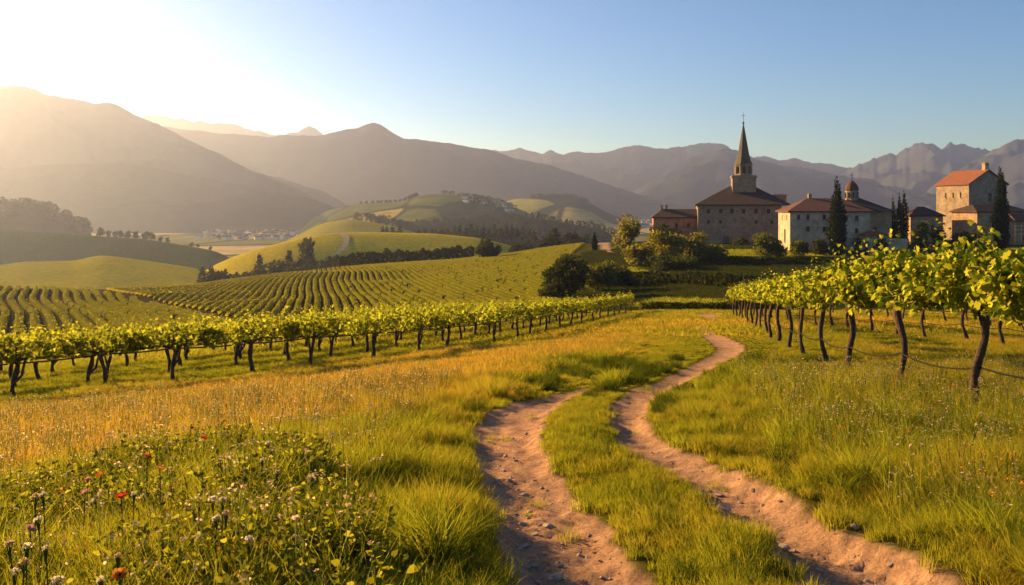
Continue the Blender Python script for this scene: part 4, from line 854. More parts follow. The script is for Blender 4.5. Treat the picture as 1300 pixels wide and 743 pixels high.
# ------------------------------------------------------------------ vineyard rows on the hill (far too many vines to count)
def row_block(name, label, dirv, spacing, xr, inside, seed, hgt=1.0, wd=.95, step=.55, col='row_leaf'):
    g = np.random.default_rng(seed); D = np.array(dirv, float); D /= np.linalg.norm(D); N = np.array([D[1], -D[0]])
    S = np.arange(-360, 380, step); CE = []; 
    V = []; Fc = []; T = []; base = 0
    for k in range(int(xr[0] / spacing), int(xr[1] / spacing)):
        c0 = np.array([0.0, 150.0]) + N * k * spacing
        wob = (fbm(S * .02 + k * .03, S * 0 + k * .02, seed, 2) - .5) * 3.0
        P = c0[None] + S[:, None] * D[None] + N[None] * wob[:, None]
        ok = P[:, 1] > 60
        px = CX + FPX * P[:, 0] / np.maximum(P[:, 1], 1)
        ok &= (px > -160) & (px < 860) & (P[:, 1] < 300)
        if ok.sum() < 6: continue
        P = P[ok]; z, px, py, _ = ground(P[:, 0], P[:, 1], True); ins = inside(px, py, P[:, 1]) & (g.random(len(P)) > .03)
        run = np.flatnonzero(np.diff(np.concatenate([[0], ins.astype(int), [0]])))
        for a, b in zip(run[::2], run[1::2]):
            if b - a < 4: continue
            q = P[a:b]; zz = z[a:b]; n = b - a
            prof = [(-wd * .5, .12), (-wd * .55, .62), (-wd * .2, 1.0), (wd * .25, .98), (wd * .55, .6), (wd * .5, .12)]
            vv = np.empty((n, 6, 3))
            for i, (u, f) in enumerate(prof):
                ju = u * g.uniform(.88, 1.12, n); jz = hgt * f * g.uniform(.88, 1.12, n)
                vv[:, i, :2] = q + N[None] * ju[:, None]; vv[:, i, 2] = zz + jz - (.2 if i in (0, 5) else 0)
            V.append(vv.reshape(-1, 3)); T.append(np.repeat(g.random(n), 6) * .5 + g.random(n * 6) * .5)
            Fc.append(grid_faces(n, 6) + base); base += n * 6
            m_ = int(n * 3.5); t = g.uniform(0, n - 1, m_); i0 = t.astype(int); cc = q[i0] + (q[np.minimum(i0 + 1, n - 1)] - q[i0]) * (t - i0)[:, None]
            cc = cc + N[None] * g.uniform(-wd * .55, wd * .55, m_)[:, None]
            CE.append(np.column_stack([cc, zz[i0] + hgt * g.uniform(.5, 1.1, m_)]))
    me_ = mesh_np(name, np.concatenate(V), np.concatenate(Fc), M[col], False, {'tint': np.concatenate(T)})
    tag(obj(name, me_), label, kind='stuff')
    c = np.concatenate(CE)
    d = unit(g.normal(size=c.shape) + np.array([0, 0, .5]))
    me2 = cards(c, d, unit(g.normal(size=c.shape)), .14 * g.uniform(.6, 1.3, len(c)), CARD_V, CARD_F, M[col], name + '_leaves')
    tag(obj('vineyard_foliage', me2), 'loose leaves along ' + label, kind='stuff')
blk1 = lambda px, py, d: (px < 330) & (py > track_line(px) + 3) & (d > 74) & (d < 175)
blk2 = lambda px, py, d: (px > -160) & (py < track_line(px) - 3.5) & (d > 74) & (d < 262) & (px < 752) & (in_poly(px, py, [(748, 305), (700, 345), (690, 375), (810, 383), (820, 410), (300, 415), (-300, 415), (-300, 340), (300, 345), (640, 318)]) | ((px < 330)))
row_block('vineyard_rows', 'trellised vine rows on the lower left hillside below the dark track', (.62, -1), 1.55, (-240, 100), blk1, 101, hgt=.6, wd=.8)
row_block('vineyard_rows', 'fine vine rows over the broad hill in the middle distance', (.24, -1), 1.3, (-240, 100), blk2, 102, hgt=.46, wd=.74)

# ------------------------------------------------------------------ the near grapevines
ORD = 'zero first second third fourth fifth sixth seventh eighth ninth tenth eleventh twelfth thirteenth fourteenth fifteenth sixteenth seventeenth eighteenth nineteenth twentieth'.split()
ORD += ['twenty-' + o for o in ORD[1:10]] + ['thirtieth'] + ['thirty-' + o for o in ORD[1:10]]
def vine_proto(seed, th, spread, depth, ch, n, leaf, ytrunk=False, rmul=1.0, tilt=.09, droop=.2, shoots=7, lumps=5):
    """trunk (0..th), two arms along x, foliage as leafy shoots over them; returns meshes"""
    g = np.random.default_rng(seed); rr = random.Random(seed)
    m = MB(); r0 = (.038 * th / 1.3 + .012) * rmul; k = 9
    bx, by = rr.uniform(-tilt, tilt), rr.uniform(-tilt, tilt)
    zs = np.linspace(-.25, th, k); ph = rr.uniform(0, 6)
    pts = [(bx * (1 - z / th) + .05 * math.sin(z * 5.5 + ph), by * (1 - z / th) + .045 * math.cos(z * 4.3 + ph), z) for z in zs]
    m.tube(pts, [r0 * (1.45 - .1 * i if i < 3 else (1.0 + .12 * math.sin(i * 2 + ph))) for i in range(k)], 10, .55, seed)
    m.tube([pts[-1], (.03, .02, th + .12), (.0, .0, th + .3)], [r0 * 1.25, r0 * .9, r0 * .3], 8, .3, seed + 1)
    if ytrunk:
        zf = th * rr.uniform(.35, .5); s = rr.choice((-1, 1))
        m.tube([(pts[4][0], pts[4][1], zf), (.12 * s, .02, zf + th * .2), (.2 * s, .03, th + .02)], [r0 * .8, r0 * .6, r0 * .5], 7, .3, seed + 2)
    tr = m.mesh('trunk', M['bark'], True)
    a = MB()
    for s in (-1, 1):
        a.tube([(.0, .0, th - .05), (s * spread * .25, rr.uniform(-.03, .03), th + .06 + rr.uniform(-.03, .03)), (s * spread * .6, rr.uniform(-.05, .05), th + .02), (s * spread, 0, th + rr.uniform(-.03, .05))], [r0 * .75, r0 * .5, r0 * .4, r0 * .22], 6, .35, seed + 5 + s)
    for i in range(shoots):
        x = rr.uniform(-spread, spread); l = ch * rr.uniform(.6, 1.1)
        a.tube([(x, rr.uniform(-.05, .05), th), (x + rr.uniform(-.1, .1), rr.uniform(-.15, .15), th + l * .5), (x + rr.uniform(-.2, .2), rr.uniform(-.25, .25), th + l)], [.010, .008, .004], 4, 0, seed)
    ar = a.mesh('arms', M['bark'], True)
    # leaves: lumps along the arm plus a few tall shoots
    B = []
    for i in range(lumps):
        x = -spread + 2 * spread * (i + .5) / lumps + rr.uniform(-.1, .1)
        mid = 1 - abs(x) / spread
        B.append((x, rr.uniform(-.1, .1) * depth, th + ch * (.36 + .10 * mid), spread / lumps * 1.35, depth * .5 * rr.uniform(.8, 1.1), ch * (.42 + .14 * mid) * rr.uniform(.85, 1.15)))
    B = np.array(B); pick = g.integers(len(B), size=n); d = unit(g.normal(size=(n, 3))); r = g.uniform(.25, 1, n) ** .5 * (.7 + .5 * fbm(d[:, 0] * 2 + 9 * pick, d[:, 2] * 2 + d[:, 1] + 30, seed, 2))
    c = B[pick, :3] + d * r[:, None] * B[pick, 3:]
    c2 = []; d2 = []
    for i in range(shoots):
        x = rr.uniform(-spread, spread) * .9; y = rr.uniform(-.2, .2) * depth; l = ch * rr.uniform(.95, 1.45); dxs, dys = rr.uniform(-.22, .22), rr.uniform(-.2, .2)
        for j in range(9):
            f = .45 + .55 * j / 8; aa = j * 2.4
            c2.append((x + dxs * f + .05 * math.cos(aa), y + dys * f + .05 * math.sin(aa), th + l * f * .92)); d2.append((math.cos(aa), math.sin(aa), .4))
    c = np.concatenate([c, np.array(c2)]); d = np.concatenate([d, np.array(d2)])
    n = len(c); out = unit(d * np.array([.6, 1, .5]) + g.normal(size=(n, 3)) * .8)
    ax = unit(out * .7 + g.normal(size=(n, 3)) * .4 + np.array([0, 0, -.35]))            # blades hang a little
    nm = unit(out + np.array([0, 0, .5]) + g.normal(size=(n, 3)) * .75)
    sz = leaf * g.uniform(.5, 1.25, n); sz[-len(c2):] *= .65
    fo = cards(c, ax, nm, sz, GRAPE_V, GRAPE_F, M['vine_leaf'], 'foliage')
    return tr, ar, fo
VR = [vine_proto(200 + i, 1.40, .95, 1.0, .80, 1050, .088, False, lumps=4) for i in range(5)]      # right: tall trunks
VN = [vine_proto(230 + i, 1.42, 1.0, 1.1, .86, 1450, .108, False, tilt=.03, shoots=14, lumps=4) for i in range(3)]   # the nearest ones, with more leaves
VL = [vine_proto(260 + i, .98, 1.15, .8, .66, 760, .100, i % 2 == 0, rmul=1.35, shoots=9) for i in range(6)]  # left: short dark trunks
def vine(protos, i, x, y, rz, label, group, sc=1.0):
    tr, ar, fo = protos[i % len(protos)]
    root = empty('grapevine', (x, y, gz(x, y)), rz); root.scale = (.88 + .24 * ((i * 37) % 11) / 10, 1, sc); tag(root, label, 'grapevine', group)
    obj('trunk', tr, root); obj('arms', ar, root); obj('foliage', fo, root); return root
def resample(P, spacing, start=0.0):
    P = np.array(P, float)
    # smooth the plan curve
    t = np.concatenate([[0], np.cumsum(np.linalg.norm(np.diff(P, axis=0), axis=1))]); tt = np.linspace(0, t[-1], 400)
    Q = np.stack([np.interp(tt, t, P[:, 0]), np.interp(tt, t, P[:, 1])], 1)
    ker = np.ones(41) / 41; Q = np.stack([np.convolve(np.pad(Q[:, i], 20, mode='reflect', reflect_type='odd'), ker, 'valid') for i in (0, 1)], 1)
    t = np.concatenate([[0], np.cumsum(np.linalg.norm(np.diff(Q, axis=0), axis=1))])
    out = []; s = start
    while s < t[-1]:
        p = np.array([np.interp(s, t, Q[:, 0]), np.interp(s, t, Q[:, 1])]); q = np.array([np.interp(s + .3, t, Q[:, 0]), np.interp(s + .3, t, Q[:, 1])])
        if s + .3 > t[-1]: q = p + (p - np.array(out[-1][:2]))
        out.append((p[0], p[1], math.atan2(q[1] - p[1], q[0] - p[0]))); s += spacing if not callable(spacing) else spacing(s)
    return out
def offset(P, o): 
    P = np.array(P, float); T = np.gradient(P, axis=0); T /= np.linalg.norm(T, axis=1, keepdims=True); return P + o * np.stack([-T[:, 1], T[:, 0]], 1)
def line_thing(name, label, pts, r, cat, mat='hose', group=None, sag=0.0, sub=5):
    m = MB(); Q = []
    for (a, b) in zip(pts, pts[1:]):
        for i in range(sub): 
            f = i / sub; q = Vector(a).lerp(Vector(b), f); q.z -= sag * 4 * f * (1 - f); Q.append(q)
    Q.append(Vector(pts[-1])); m.tube(Q, [r] * len(Q), 6, .15, 3)
    return tag(m.build(name, M[mat], None, True), label, cat, group)
rj = random.Random(5)
# right front row: trunks one by one where the photograph has them
RX = [(1405, 9.2), (1245, 11.0), (1143, 13.3), (1079, 15.8), (1042, 18.8), (1016, 22.0), (1002, 24.6), (989, 27.4), (979, 30.2), (971.5, 33), (965, 35.8), (959.5, 38.6), (954.5, 41.4), (950, 44.2), (946, 47), (942, 49.8), (938.5, 52.6), (935, 55.4), (932, 58.2)]
RP = [(PX(a, d), d) for a, d in RX]
for i, (x, y) in enumerate(RP):
    p, q = RP[max(0, i - 1)], RP[min(len(RP) - 1, i + 1)]; rz = math.atan2(q[1] - p[1], q[0] - p[0])
    lab = ('grapevine at the right edge, mostly out of frame, its leaves hanging into view' if i == 0 else
           'nearest grapevine right of the path with thick rugged trunk and large leaves' if i == 1 else
           f'grapevine in the front row right of the path, {ORD[i]} trunk from the right edge')
    vine(VN if i < 4 else VR, i, x, y, rz, lab, 'grapevines of the front row right of the path', 1.0 + rj.uniform(-.04, .06))
line_thing('drip_line', 'dark sagging drip hose strung between the front right vine trunks', [(x, y, gz(x, y) + .62) for x, y in RP[:12]], .013, 'hose', sag=.10)
line_thing('trellis_wire', 'thin wire under the leaves of the front right vine row', [(x, y, gz(x, y) + 1.38) for x, y in RP], .008, 'wire', sag=.02)
for rn, (pts, sp, nm) in enumerate([([(15.2, 17), (14.9, 28), (15.2, 40), (17, 60)], 2.35, 'second'), ([(24, 27), (23.8, 40), (25, 64)], 2.5, 'third'), ([(33, 38), (33.5, 50), (34.5, 66)], 2.6, 'fourth'), ([(42, 48), (42.5, 68)], 2.7, 'fifth')]):
    P = resample(pts, sp, .4)
    for i, (x, y, rz) in enumerate(P):
        x += rj.uniform(-.12, .12)
        vine(VR, i + rn * 2, x, y, rz, f'grapevine in the {nm} row right of the path, {ORD[i + 1]} from its near end', f'grapevines of the {nm} row right of the path', 1.0 + rj.uniform(-.06, .06))
    line_thing('drip_line', f'dark drip hose along the {nm} vine row right of the path', [(x, y, gz(x, y) + .62) for x, y, _ in P], .013, 'hose', sag=.06)
# left rows
LX = [(-190, 19.6), (-85, 20.2), (20, 20.8), (130, 21.4), (220, 22.0), (318, 23.0), (398, 24.4), (475, 26.6), (533, 29.2), (569, 31.0), (628, 35.0), (656, 38.0), (675, 40.4), (694, 43), (711, 45.8), (726, 48.6), (739, 51.4), (752, 54.2), (763, 57), (772, 59.8), (780, 62.4), (787, 65), (794, 67.6), (800, 70.2)]
LP = [(PX(a, d), d) for a, d in LX]
for i, (x, y) in enumerate(LP):
    p, q = LP[max(0, i - 1)], LP[min(len(LP) - 1, i + 1)]; rz = math.atan2(q[1] - p[1], q[0] - p[0])
    if i < 1: continue
    lab = (f'short grapevine in the front row left of the path, {ORD[i - 1]} from the left edge' if i > 1 else 'short trunked grapevine cut off by the left edge of the picture')
    vine(VL, i, x, y, rz, lab, 'grapevines of the front row left of the path', 1.02 + rj.uniform(-.05, .07))
LPa = np.array(LP)
line_thing('trellis_wire', 'dark trellis wire under the leaves of the front left vine row', [(x, y, gz(x, y) + .97) for x, y in LP], .022, 'wire', 'bark', sag=.03)
for rn, (o_, nm) in enumerate([(2.7, 'second'), (5.6, 'third'), (8.6, 'fourth'), (11.8, 'fifth')]):
    P = resample(offset(LPa, o_), 2.05 + rn * .1, .8)
    P = [p for p in P if -60 < CX + FPX * p[0] / p[1] < 830]
    for i, (x, y, rz) in enumerate(P):
        x += rj.uniform(-.1, .1); y += rj.uniform(-.08, .08)
        vine(VL, i + rn * 3 + 1, x, y, rz, f'grapevine in the {nm} row left of the path, {ORD[i + 1]} from its near end', f'grapevines of the {nm} row left of the path', 1.0 + rj.uniform(-.06, .06))
    line_thing('trellis_wire', f'dark trellis wire under the leaves of the {nm} left vine row', [(x, y, gz(x, y) + .97) for x, y, _ in P], .02, 'wire', 'bark', sag=.03)

# ------------------------------------------------------------------ grass and wildflowers (ground cover: stuff)
def blades(n, rad, hmin, hmax, wd, lean, seed, segs=3):
    g = np.random.default_rng(seed); a = g.uniform(0, 6.283, n); r = rad * np.sqrt(g.random(n)); bx, by = r * np.cos(a), r * np.sin(a)
    h = g.uniform(hmin, hmax, n); dirn = a + g.normal(size=n) * .8; bend = lean * g.uniform(.2, 1.2, n) * h; fa = g.uniform(0, 3.1416, n)
    V = np.empty((n, (segs + 1) * 2, 3))
    for i in range(segs + 1):
        t = i / segs; cx_ = bx + np.cos(dirn) * bend * t * t; cy_ = by + np.sin(dirn) * bend * t * t; cz = h * t * (1 - .18 * lean * t) - (.03 if i == 0 else 0)
        ww = wd * (1 - t ** 1.6 * .93) * .5
        for s in (0, 1):
            V[:, i * 2 + s] = np.stack([cx_ + np.cos(fa) * ww * (1 if s else -1), cy_ + np.sin(fa) * ww * (1 if s else -1), cz], 1)
    f = np.array([[i * 2, i * 2 + 1, i * 2 + 3, i * 2 + 2] for i in range(segs)])
    Fc = (np.arange(n)[:, None, None] * (segs + 1) * 2 + f[None]).reshape(-1, 4)
    t = np.repeat(g.random(n), (segs + 1) * 2)
    return V.reshape(-1, 3), Fc, t
def tuft_obj(name, parts):
    """parts: [(V, F(quads), tint, material)] joined into one prototype"""
    V = []; Fs = []; T = []; mi = []; mats = []; b = 0
    for v, f, t, m_ in parts:
        V.append(v); Fs.append(f + b); T.append(t); b += len(v)
        if m_ not in mats: mats.append(m_)
        mi += [mats.index(m_)] * len(f)
    me_ = mesh_np(name, np.concatenate(V), np.concatenate(Fs), None, False, {'tint': np.concatenate(T)})
    for m_ in mats: me_.materials.append(M[m_])
    me_.polygons.foreach_set('material_index', np.array(mi, np.int32))
    return bpy.data.objects.new(name, me_)
def heads(n, rad, hmin, hmax, size, seed, pet='straw', flat=True, k=6):
    """thin stems carrying small flower heads"""
    g = np.random.default_rng(seed); P = []
    a = g.uniform(0, 6.283, n); r = rad * np.sqrt(g.random(n)); h = g.uniform(hmin, hmax, n)
    lx_, ly_ = g.normal(size=n) * .12 * h, g.normal(size=n) * .12 * h
    x0, y0 = r * np.cos(a), r * np.sin(a); w_ = .0028
    V = np.stack([np.stack([x0 - w_, y0, 0 * h], 1), np.stack([x0 + w_, y0, 0 * h], 1), np.stack([x0 + lx_ + w_, y0 + ly_, h], 1), np.stack([x0 + lx_ - w_, y0 + ly_, h], 1)], 1).reshape(-1, 3)
    P.append((V, np.arange(n * 4).reshape(-1, 4), np.repeat(g.random(n), 4), 'stem'))
    m_ = n * k; cx_ = np.repeat(x0 + lx_, k); cy_ = np.repeat(y0 + ly_, k); cz = np.repeat(h, k); s = size
    off = g.normal(size=(m_, 3)) * np.array([s * .55, s * .55, s * (.12 if flat else .45)]); q = s * g.uniform(.25, .5, m_)
    u = unit(g.normal(size=(m_, 3)) * np.array([1, 1, .3])); v = unit(np.cross(u, g.normal(size=(m_, 3)) * .4 + np.array([0, .2, 1])))
    c = np.stack([cx_, cy_, cz], 1) + off
    V = np.stack([c - u * q[:, None], c + v * q[:, None], c + u * q[:, None], c - v * q[:, None]], 1).reshape(-1, 3)
    P.append((V, np.arange(m_ * 4).reshape(-1, 4), np.repeat(g.random(m_), 4), pet)); return P
def broad(n, hgt, rad, size, seed, mat='weed'):
    """a leafy weed: stems with rounded leaves (quads)"""
    g = np.random.default_rng(seed); st = 5; P = []
    a = g.uniform(0, 6.283, st); h = hgt * g.uniform(.6, 1.1, st); tx_, ty_ = rad * np.cos(a) * g.uniform(.3, 1, st), rad * np.sin(a) * g.uniform(.3, 1, st); w_ = .004
    V = np.stack([np.stack([a * 0 - w_, a * 0, a * 0], 1), np.stack([a * 0 + w_, a * 0, a * 0], 1), np.stack([tx_ + w_, ty_, h], 1), np.stack([tx_ - w_, ty_, h], 1)], 1).reshape(-1, 3)
    P.append((V, np.arange(st * 4).reshape(-1, 4), np.repeat(g.random(st), 4), 'stem'))
    k = g.integers(st, size=n); f = g.uniform(.2, 1.02, n); c = np.stack([tx_[k] * f, ty_[k] * f, h[k] * f], 1); aa = g.uniform(0, 6.283, n)
    ax = unit(np.stack([np.cos(aa), np.sin(aa), g.uniform(-.5, .8, n)], 1)); nm = unit(np.array([0, 0, .6]) + g.normal(size=(n, 3)) * .7); x = unit(np.cross(ax, nm)); z = np.cross(x, ax)
    sz = (size * g.uniform(.5, 1.2, n))[:, None]
    q = [c, c + ax * sz * .45 + x * sz * .36 + z * sz * .10, c + ax * sz * 1.15, c + ax * sz * .45 - x * sz * .42 + z * sz * .06]
    # two quads per leaf give it a rounded outline
    e1 = c + ax * sz * .12 + x * sz * .30; e2 = c + ax * sz * .84 + x * sz * .20; e3 = c + ax * sz * .84 - x * sz * .20; e4 = c + ax * sz * .12 - x * sz * .30
    V = np.stack([c, e1, q[1], e2, q[2], e3, q[3], e4], 1).reshape(-1, 3); b = np.arange(n)[:, None] * 8
    Fc = np.concatenate([b + np.array([[0, 1, 2, 7]]), b + np.array([[7, 2, 3, 6]]), b + np.array([[6, 3, 4, 5]])])
    P.append((V, Fc, np.repeat(g.random(n), 8), mat)); return P
def G(*a, **k): return [blades(*a, **k) + ('grass',)]
PROTO = []
def proto(o): PROTO.append(o); return len(PROTO) - 1
SHORT = [proto(tuft_obj('grass_tuft', G(46, .10, .06, .17, .0062, .75, 300 + i))) for i in range(4)]
TALL = [proto(tuft_obj('grass_tuft', G(44, .085, .16, .36, .0066, .62, 310 + i))) for i in range(4)]
BIG = [proto(tuft_obj('grass_tuft', G(120, .10, .22, .46, .0072, .85, 320 + i))) for i in range(3)]
BIG_SHADE = [proto(tuft_obj('grass_tuft', [blades(130, .13, .16, .34, .0075, .8, 325 + i) + ('tuft',)])) for i in range(3)]
MID = [proto(tuft_obj('grass_tuft', G(60, .26, .10, .27, .016, .7, 330 + i))) for i in range(4)]
FAR = [proto(tuft_obj('grass_tuft', G(70, .55, .10, .25, .034, .7, 340 + i, 2))) for i in range(4)]
SHADE_LAWN = [proto(tuft_obj('grass_tuft', [blades(70, .55, .10, .22, .034, .7, 345 + i, 2) + ('lawn',)])) for i in range(3)]
MEAD = [proto(tuft_obj('meadow_tuft', G(34, .14, .14, .34, .0055, .6, 350 + i) + heads(3, .15, .24, .40, .017, 360 + i, k=5))) for i in range(3)]
MEADM = [proto(tuft_obj('meadow_tuft', G(44, .28, .12, .30, .014, .6, 370 + i) + heads(3, .3, .22, .36, .020, 380 + i, k=4))) for i in range(3)]
SEED = [proto(tuft_obj('seed_stalk', G(22, .10, .2, .5, .005, .5, 390 + i) + heads(5, .12, .32, .5, .018, 395 + i, 'orange_petal' if i == 1 else 'straw', False, 6))) for i in range(3)]
WEED = [proto(tuft_obj('broad_leaf_weed', broad(84, .36, .2, .038, 400 + i) + G(30, .22, .2, .46, .006, .6, 405 + i))) for i in range(4)]
WEEDF = [proto(tuft_obj('broad_leaf_weed', broad(76, .38, .2, .030, 410 + i) + G(20, .2, .2, .5, .006, .6, 418 + i) + heads(2, .2, .34, .5, .020, 415 + i, 'straw', False, 10))) for i in range(3)]
ginst = bpy.data.node_groups.new('scatter', 'GeometryNodeTree')
pcol = bpy.data.collections.new('cover_plants')
for i, o_ in enumerate(PROTO): o_.name = 'p%03d' % i; pcol.objects.link(o_)
ginst.interface.new_socket('Geometry', in_out='INPUT', socket_type='NodeSocketGeometry'); ginst.interface.new_socket('Geometry', in_out='OUTPUT', socket_type='NodeSocketGeometry')
N_ = ginst.nodes; gi = N_.new('NodeGroupInput'); go = N_.new('NodeGroupOutput'); ci = N_.new('GeometryNodeCollectionInfo'); ip = N_.new('GeometryNodeInstanceOnPoints')
ci.inputs[0].default_value = pcol; ci.inputs['Separate Children'].default_value = True; ci.inputs['Reset Children'].default_value = True
ip.inputs['Pick Instance'].default_value = True
def named(nm, ty):
    q = N_.new('GeometryNodeInputNamedAttribute'); q.data_type = ty; q.inputs[0].default_value = nm; return q.outputs[0]
L_ = ginst.links
L_.new(gi.outputs[0], ip.inputs['Points']); L_.new(ci.outputs[0], ip.inputs['Instance'])
L_.new(named('idx', 'INT'), ip.inputs['Instance Index']); L_.new(named('rot', 'FLOAT_VECTOR'), ip.inputs['Rotation']); L_.new(named('scl', 'FLOAT_VECTOR'), ip.inputs['Scale'])
L_.new(ip.outputs[0], go.inputs[0])
def scatter(name, label, X, Y, idx, scl, dryv, zoff=0.0, sxy=None, tiltv=.12):
    z = ground(X, Y) + zoff; n = len(X); me_ = bpy.data.meshes.new(name); me_.vertices.add(n)
    me_.vertices.foreach_set('co', np.stack([X, Y, z], 1).astype(np.float32).ravel())
    at = me_.attributes.new('idx', 'INT', 'POINT'); at.data.foreach_set('value', np.asarray(idx, np.int32))
    r_ = np.stack([rng.normal(size=n) * tiltv, rng.normal(size=n) * tiltv, rng.uniform(0, 6.283, n)], 1).astype(np.float32)
    at = me_.attributes.new('rot', 'FLOAT_VECTOR', 'POINT'); at.data.foreach_set('vector', r_.ravel())
    s_ = np.stack([scl if sxy is None else sxy, scl if sxy is None else sxy, scl], 1).astype(np.float32)
    at = me_.attributes.new('scl', 'FLOAT_VECTOR', 'POINT'); at.data.foreach_set('vector', s_.ravel())
    at = me_.attributes.new('dry', 'FLOAT', 'POINT'); at.data.foreach_set('value', np.asarray(dryv, np.float32))
    o_ = obj(name, me_); md = o_.modifiers.new('scatter', 'NODES'); md.node_group = ginst
    return tag(o_, label, kind='stuff')
def spread(n, d0, d1, pxa=-140, pxb=1440, seed=0, pw=2.0):
    """positions over the visible wedge of ground, evenly over the plan when pw = 2"""
    g = np.random.default_rng(seed); d = (d0 ** pw + (d1 ** pw - d0 ** pw) * g.random(n)) ** (1 / pw); px = g.uniform(pxa, pxb, n)
    X = PX(px, d); z, px, py, sd = ground(X, d, True); return X, d, px, py, sd, g
def pick(g, arr, n): return np.array(arr)[g.integers(len(arr), size=n)]
def clump(X, Y, s, sd): return fbm(X * s, Y * s, sd, 3)
# between the ruts the grass is short; beside them taller, with lush clumps
def strip_mask(px, py):
    l = np.interp(py, RUT_L[:, 0], RUT_L[:, 2]); r = np.interp(py, RUT_R[:, 0], RUT_R[:, 1]); return (px > l - 5) & (px < r + 5) & (py > 500)
X, Y, px, py, sd, g = spread(30000, 2.2, 13, -200, 1500, 1)
st_ = strip_mask(px, py); ok = sd < -.07 + .10 * g.random(len(X)); lush = np.clip(clump(X, Y, .8, 61) * .55 + ss(.35, .68, clump(X, Y, 2.3, 71)) * .5, 0, 1.1)
edge = ss(-.7, -.03, sd)
sc = (.55 + .85 * lush) * (1 - .4 * edge) * np.where(st_, .85, 1.0) * (1 - .35 * ss(7, 13, Y) * ss(-2.2, -.4, sd)) * (1 - .4 * ss(880, 1000, px) * ss(6.5, 9, Y))
tall = (~st_) & (sd < -.22) & (g.random(len(X)) < (.25 + .9 * (lush - .35)) * (1 - .9 * ss(880, 1000, px) * ss(6.5, 9, Y)))
ix = np.where(tall, pick(g, TALL, len(X)), pick(g, SHORT, len(X)))
sc = np.where(tall, sc * .95, sc * 1.25); dv = np.clip(dry_amount(px, py, X, Y) * 1.0 + (.08 + .32 * ss(.45, .65, clump(X, Y, 1.1, 62))) * g.random(len(X)) + .14 * ss(820, 1100, px) * g.random(len(X)), 0, 1)
# a bare fringe and thin spots
ok &= g.random(len(X)) < np.where(sd > -.12, .75, 1)
scatter('grass', 'short and tall blades of lit grass covering the near meadow', X[ok], Y[ok], ix[ok], sc[ok], dv[ok])
# lush clumps that throw small shadows
X, Y, px, py, sd, g = spread(2600, 2.6, 17, -100, 1400, 2); cl = clump(X, Y, 1.1, 63); st_ = strip_mask(px, py)
ok = (sd < -.28) & (cl > .56) & ~st_ & (g.random(len(X)) < .6)
scatter('grass', 'lush darker grass clumps standing out of the meadow', X[ok], Y[ok], pick(g, BIG, ok.sum()), (.6 + .6 * g.random(len(X)))[ok], (dry_amount(px, py, X, Y) * .7)[ok])
X, Y, px, py, sd, g = spread(5200, 2.6, 20, -100, 1400, 22); cl = clump(X, Y, 1.5, 73)
ok = (sd < -.12) & (cl > .54) & (g.random(len(X)) < .75) & (dry_amount(px, py, X, Y) < .4)
scatter('grass', 'grass tufts scattered through the meadow, shadow sides painted dark green', X[ok], Y[ok], pick(g, BIG_SHADE, ok.sum()), (.45 + .55 * g.random(len(X)))[ok] * np.where(strip_mask(px, py), .6, 1)[ok], np.zeros(ok.sum()))
# middle distance
X, Y, px, py, sd, g = spread(46000, 12, 34, -140, 1440, 3); ok = sd < -.10; st_ = strip_mask(px, py)
mead = (dry_amount(px, py, X, Y) > .25) & (g.random(len(X)) < .3)
ix = np.where(mead, pick(g, MEADM, len(X)), pick(g, MID, len(X))); sc = (.6 + .75 * clump(X, Y, .5, 64)) * .66; sxy_ = sc * 1.5; sc *= 1 - .25 * ss(860, 960, px); sc *= np.where(st_ | (sd > -2.6), .40, 1) * np.where(sd > -1.0, .6, 1)
dv = np.clip(dry_amount(px, py, X, Y) + .25 * g.random(len(X)) * (clump(X, Y, .8, 65) > .5), 0, 1)
scatter('grass', 'meadow grass in the middle distance', X[ok], Y[ok], ix[ok], sc[ok], dv[ok], sxy=np.where(sd > -.6, sc, np.minimum(sxy_, sc * 1.7))[ok])
X, Y, px, py, sd, g = spread(42000, 32, 84, -140, 1440, 4); ok = (sd < -.2) & ((px > 600) | (Y < 76)) & ~((px > 770) & (Y > 74))
dv = np.clip(dry_amount(px, py, X, Y) + .3 * g.random(len(X)), 0, 1)
scatter('grass', 'far meadow grass under and behind the vine rows', X[ok], Y[ok], pick(g, FAR, ok.sum()), (.36 + .42 * clump(X, Y, .3, 66))[ok], dv[ok], sxy=(.7 + .6 * g.random(len(X)))[ok])
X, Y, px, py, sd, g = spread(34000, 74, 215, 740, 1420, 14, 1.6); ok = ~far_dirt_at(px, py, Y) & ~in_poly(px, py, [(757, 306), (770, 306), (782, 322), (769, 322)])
ltm = lit_at(px, py)  # sunlit strips get the bright grass copy, the rest the shade-dark one
scatter('grass', 'lawn grass on the terraces below the church, shade painted into its colour', X[ok], Y[ok], np.where(ltm, pick(g, FAR, len(X)), pick(g, SHADE_LAWN, len(X)))[ok], (.7 + 1.0 * clump(X, Y, .12, 69))[ok], (.35 * g.random(len(X)) * (clump(X, Y, .06, 70) > .55))[ok], sxy=(1.2 + 1.4 * g.random(len(X)))[ok])
# flowering meadow, left and right
X, Y, px, py, sd, g = spread(16000, 3.4, 16, -160, 1460, 5); dr = dry_amount(px, py, X, Y); left = px < np.interp(py, [420, 500, 600, 743], [760, 560, 480, 430]); right = (px > np.interp(py, [440, 560, 743], [900, 1000, 1230]))
ok = (sd < -.5) & ((left & (g.random(len(X)) < .25 + dr)) | (right & (g.random(len(X)) < .34)))
ix = np.where(g.random(len(X)) < .82, pick(g, MEAD, len(X)), pick(g, SEED, len(X)))
scatter('wildflowers', 'fine stems with small pale flower heads across the meadow', X[ok], Y[ok], ix[ok], (.7 + .5 * g.random(len(X)))[ok], np.clip(dr + .25 * g.random(len(X)), 0, 1)[ok])
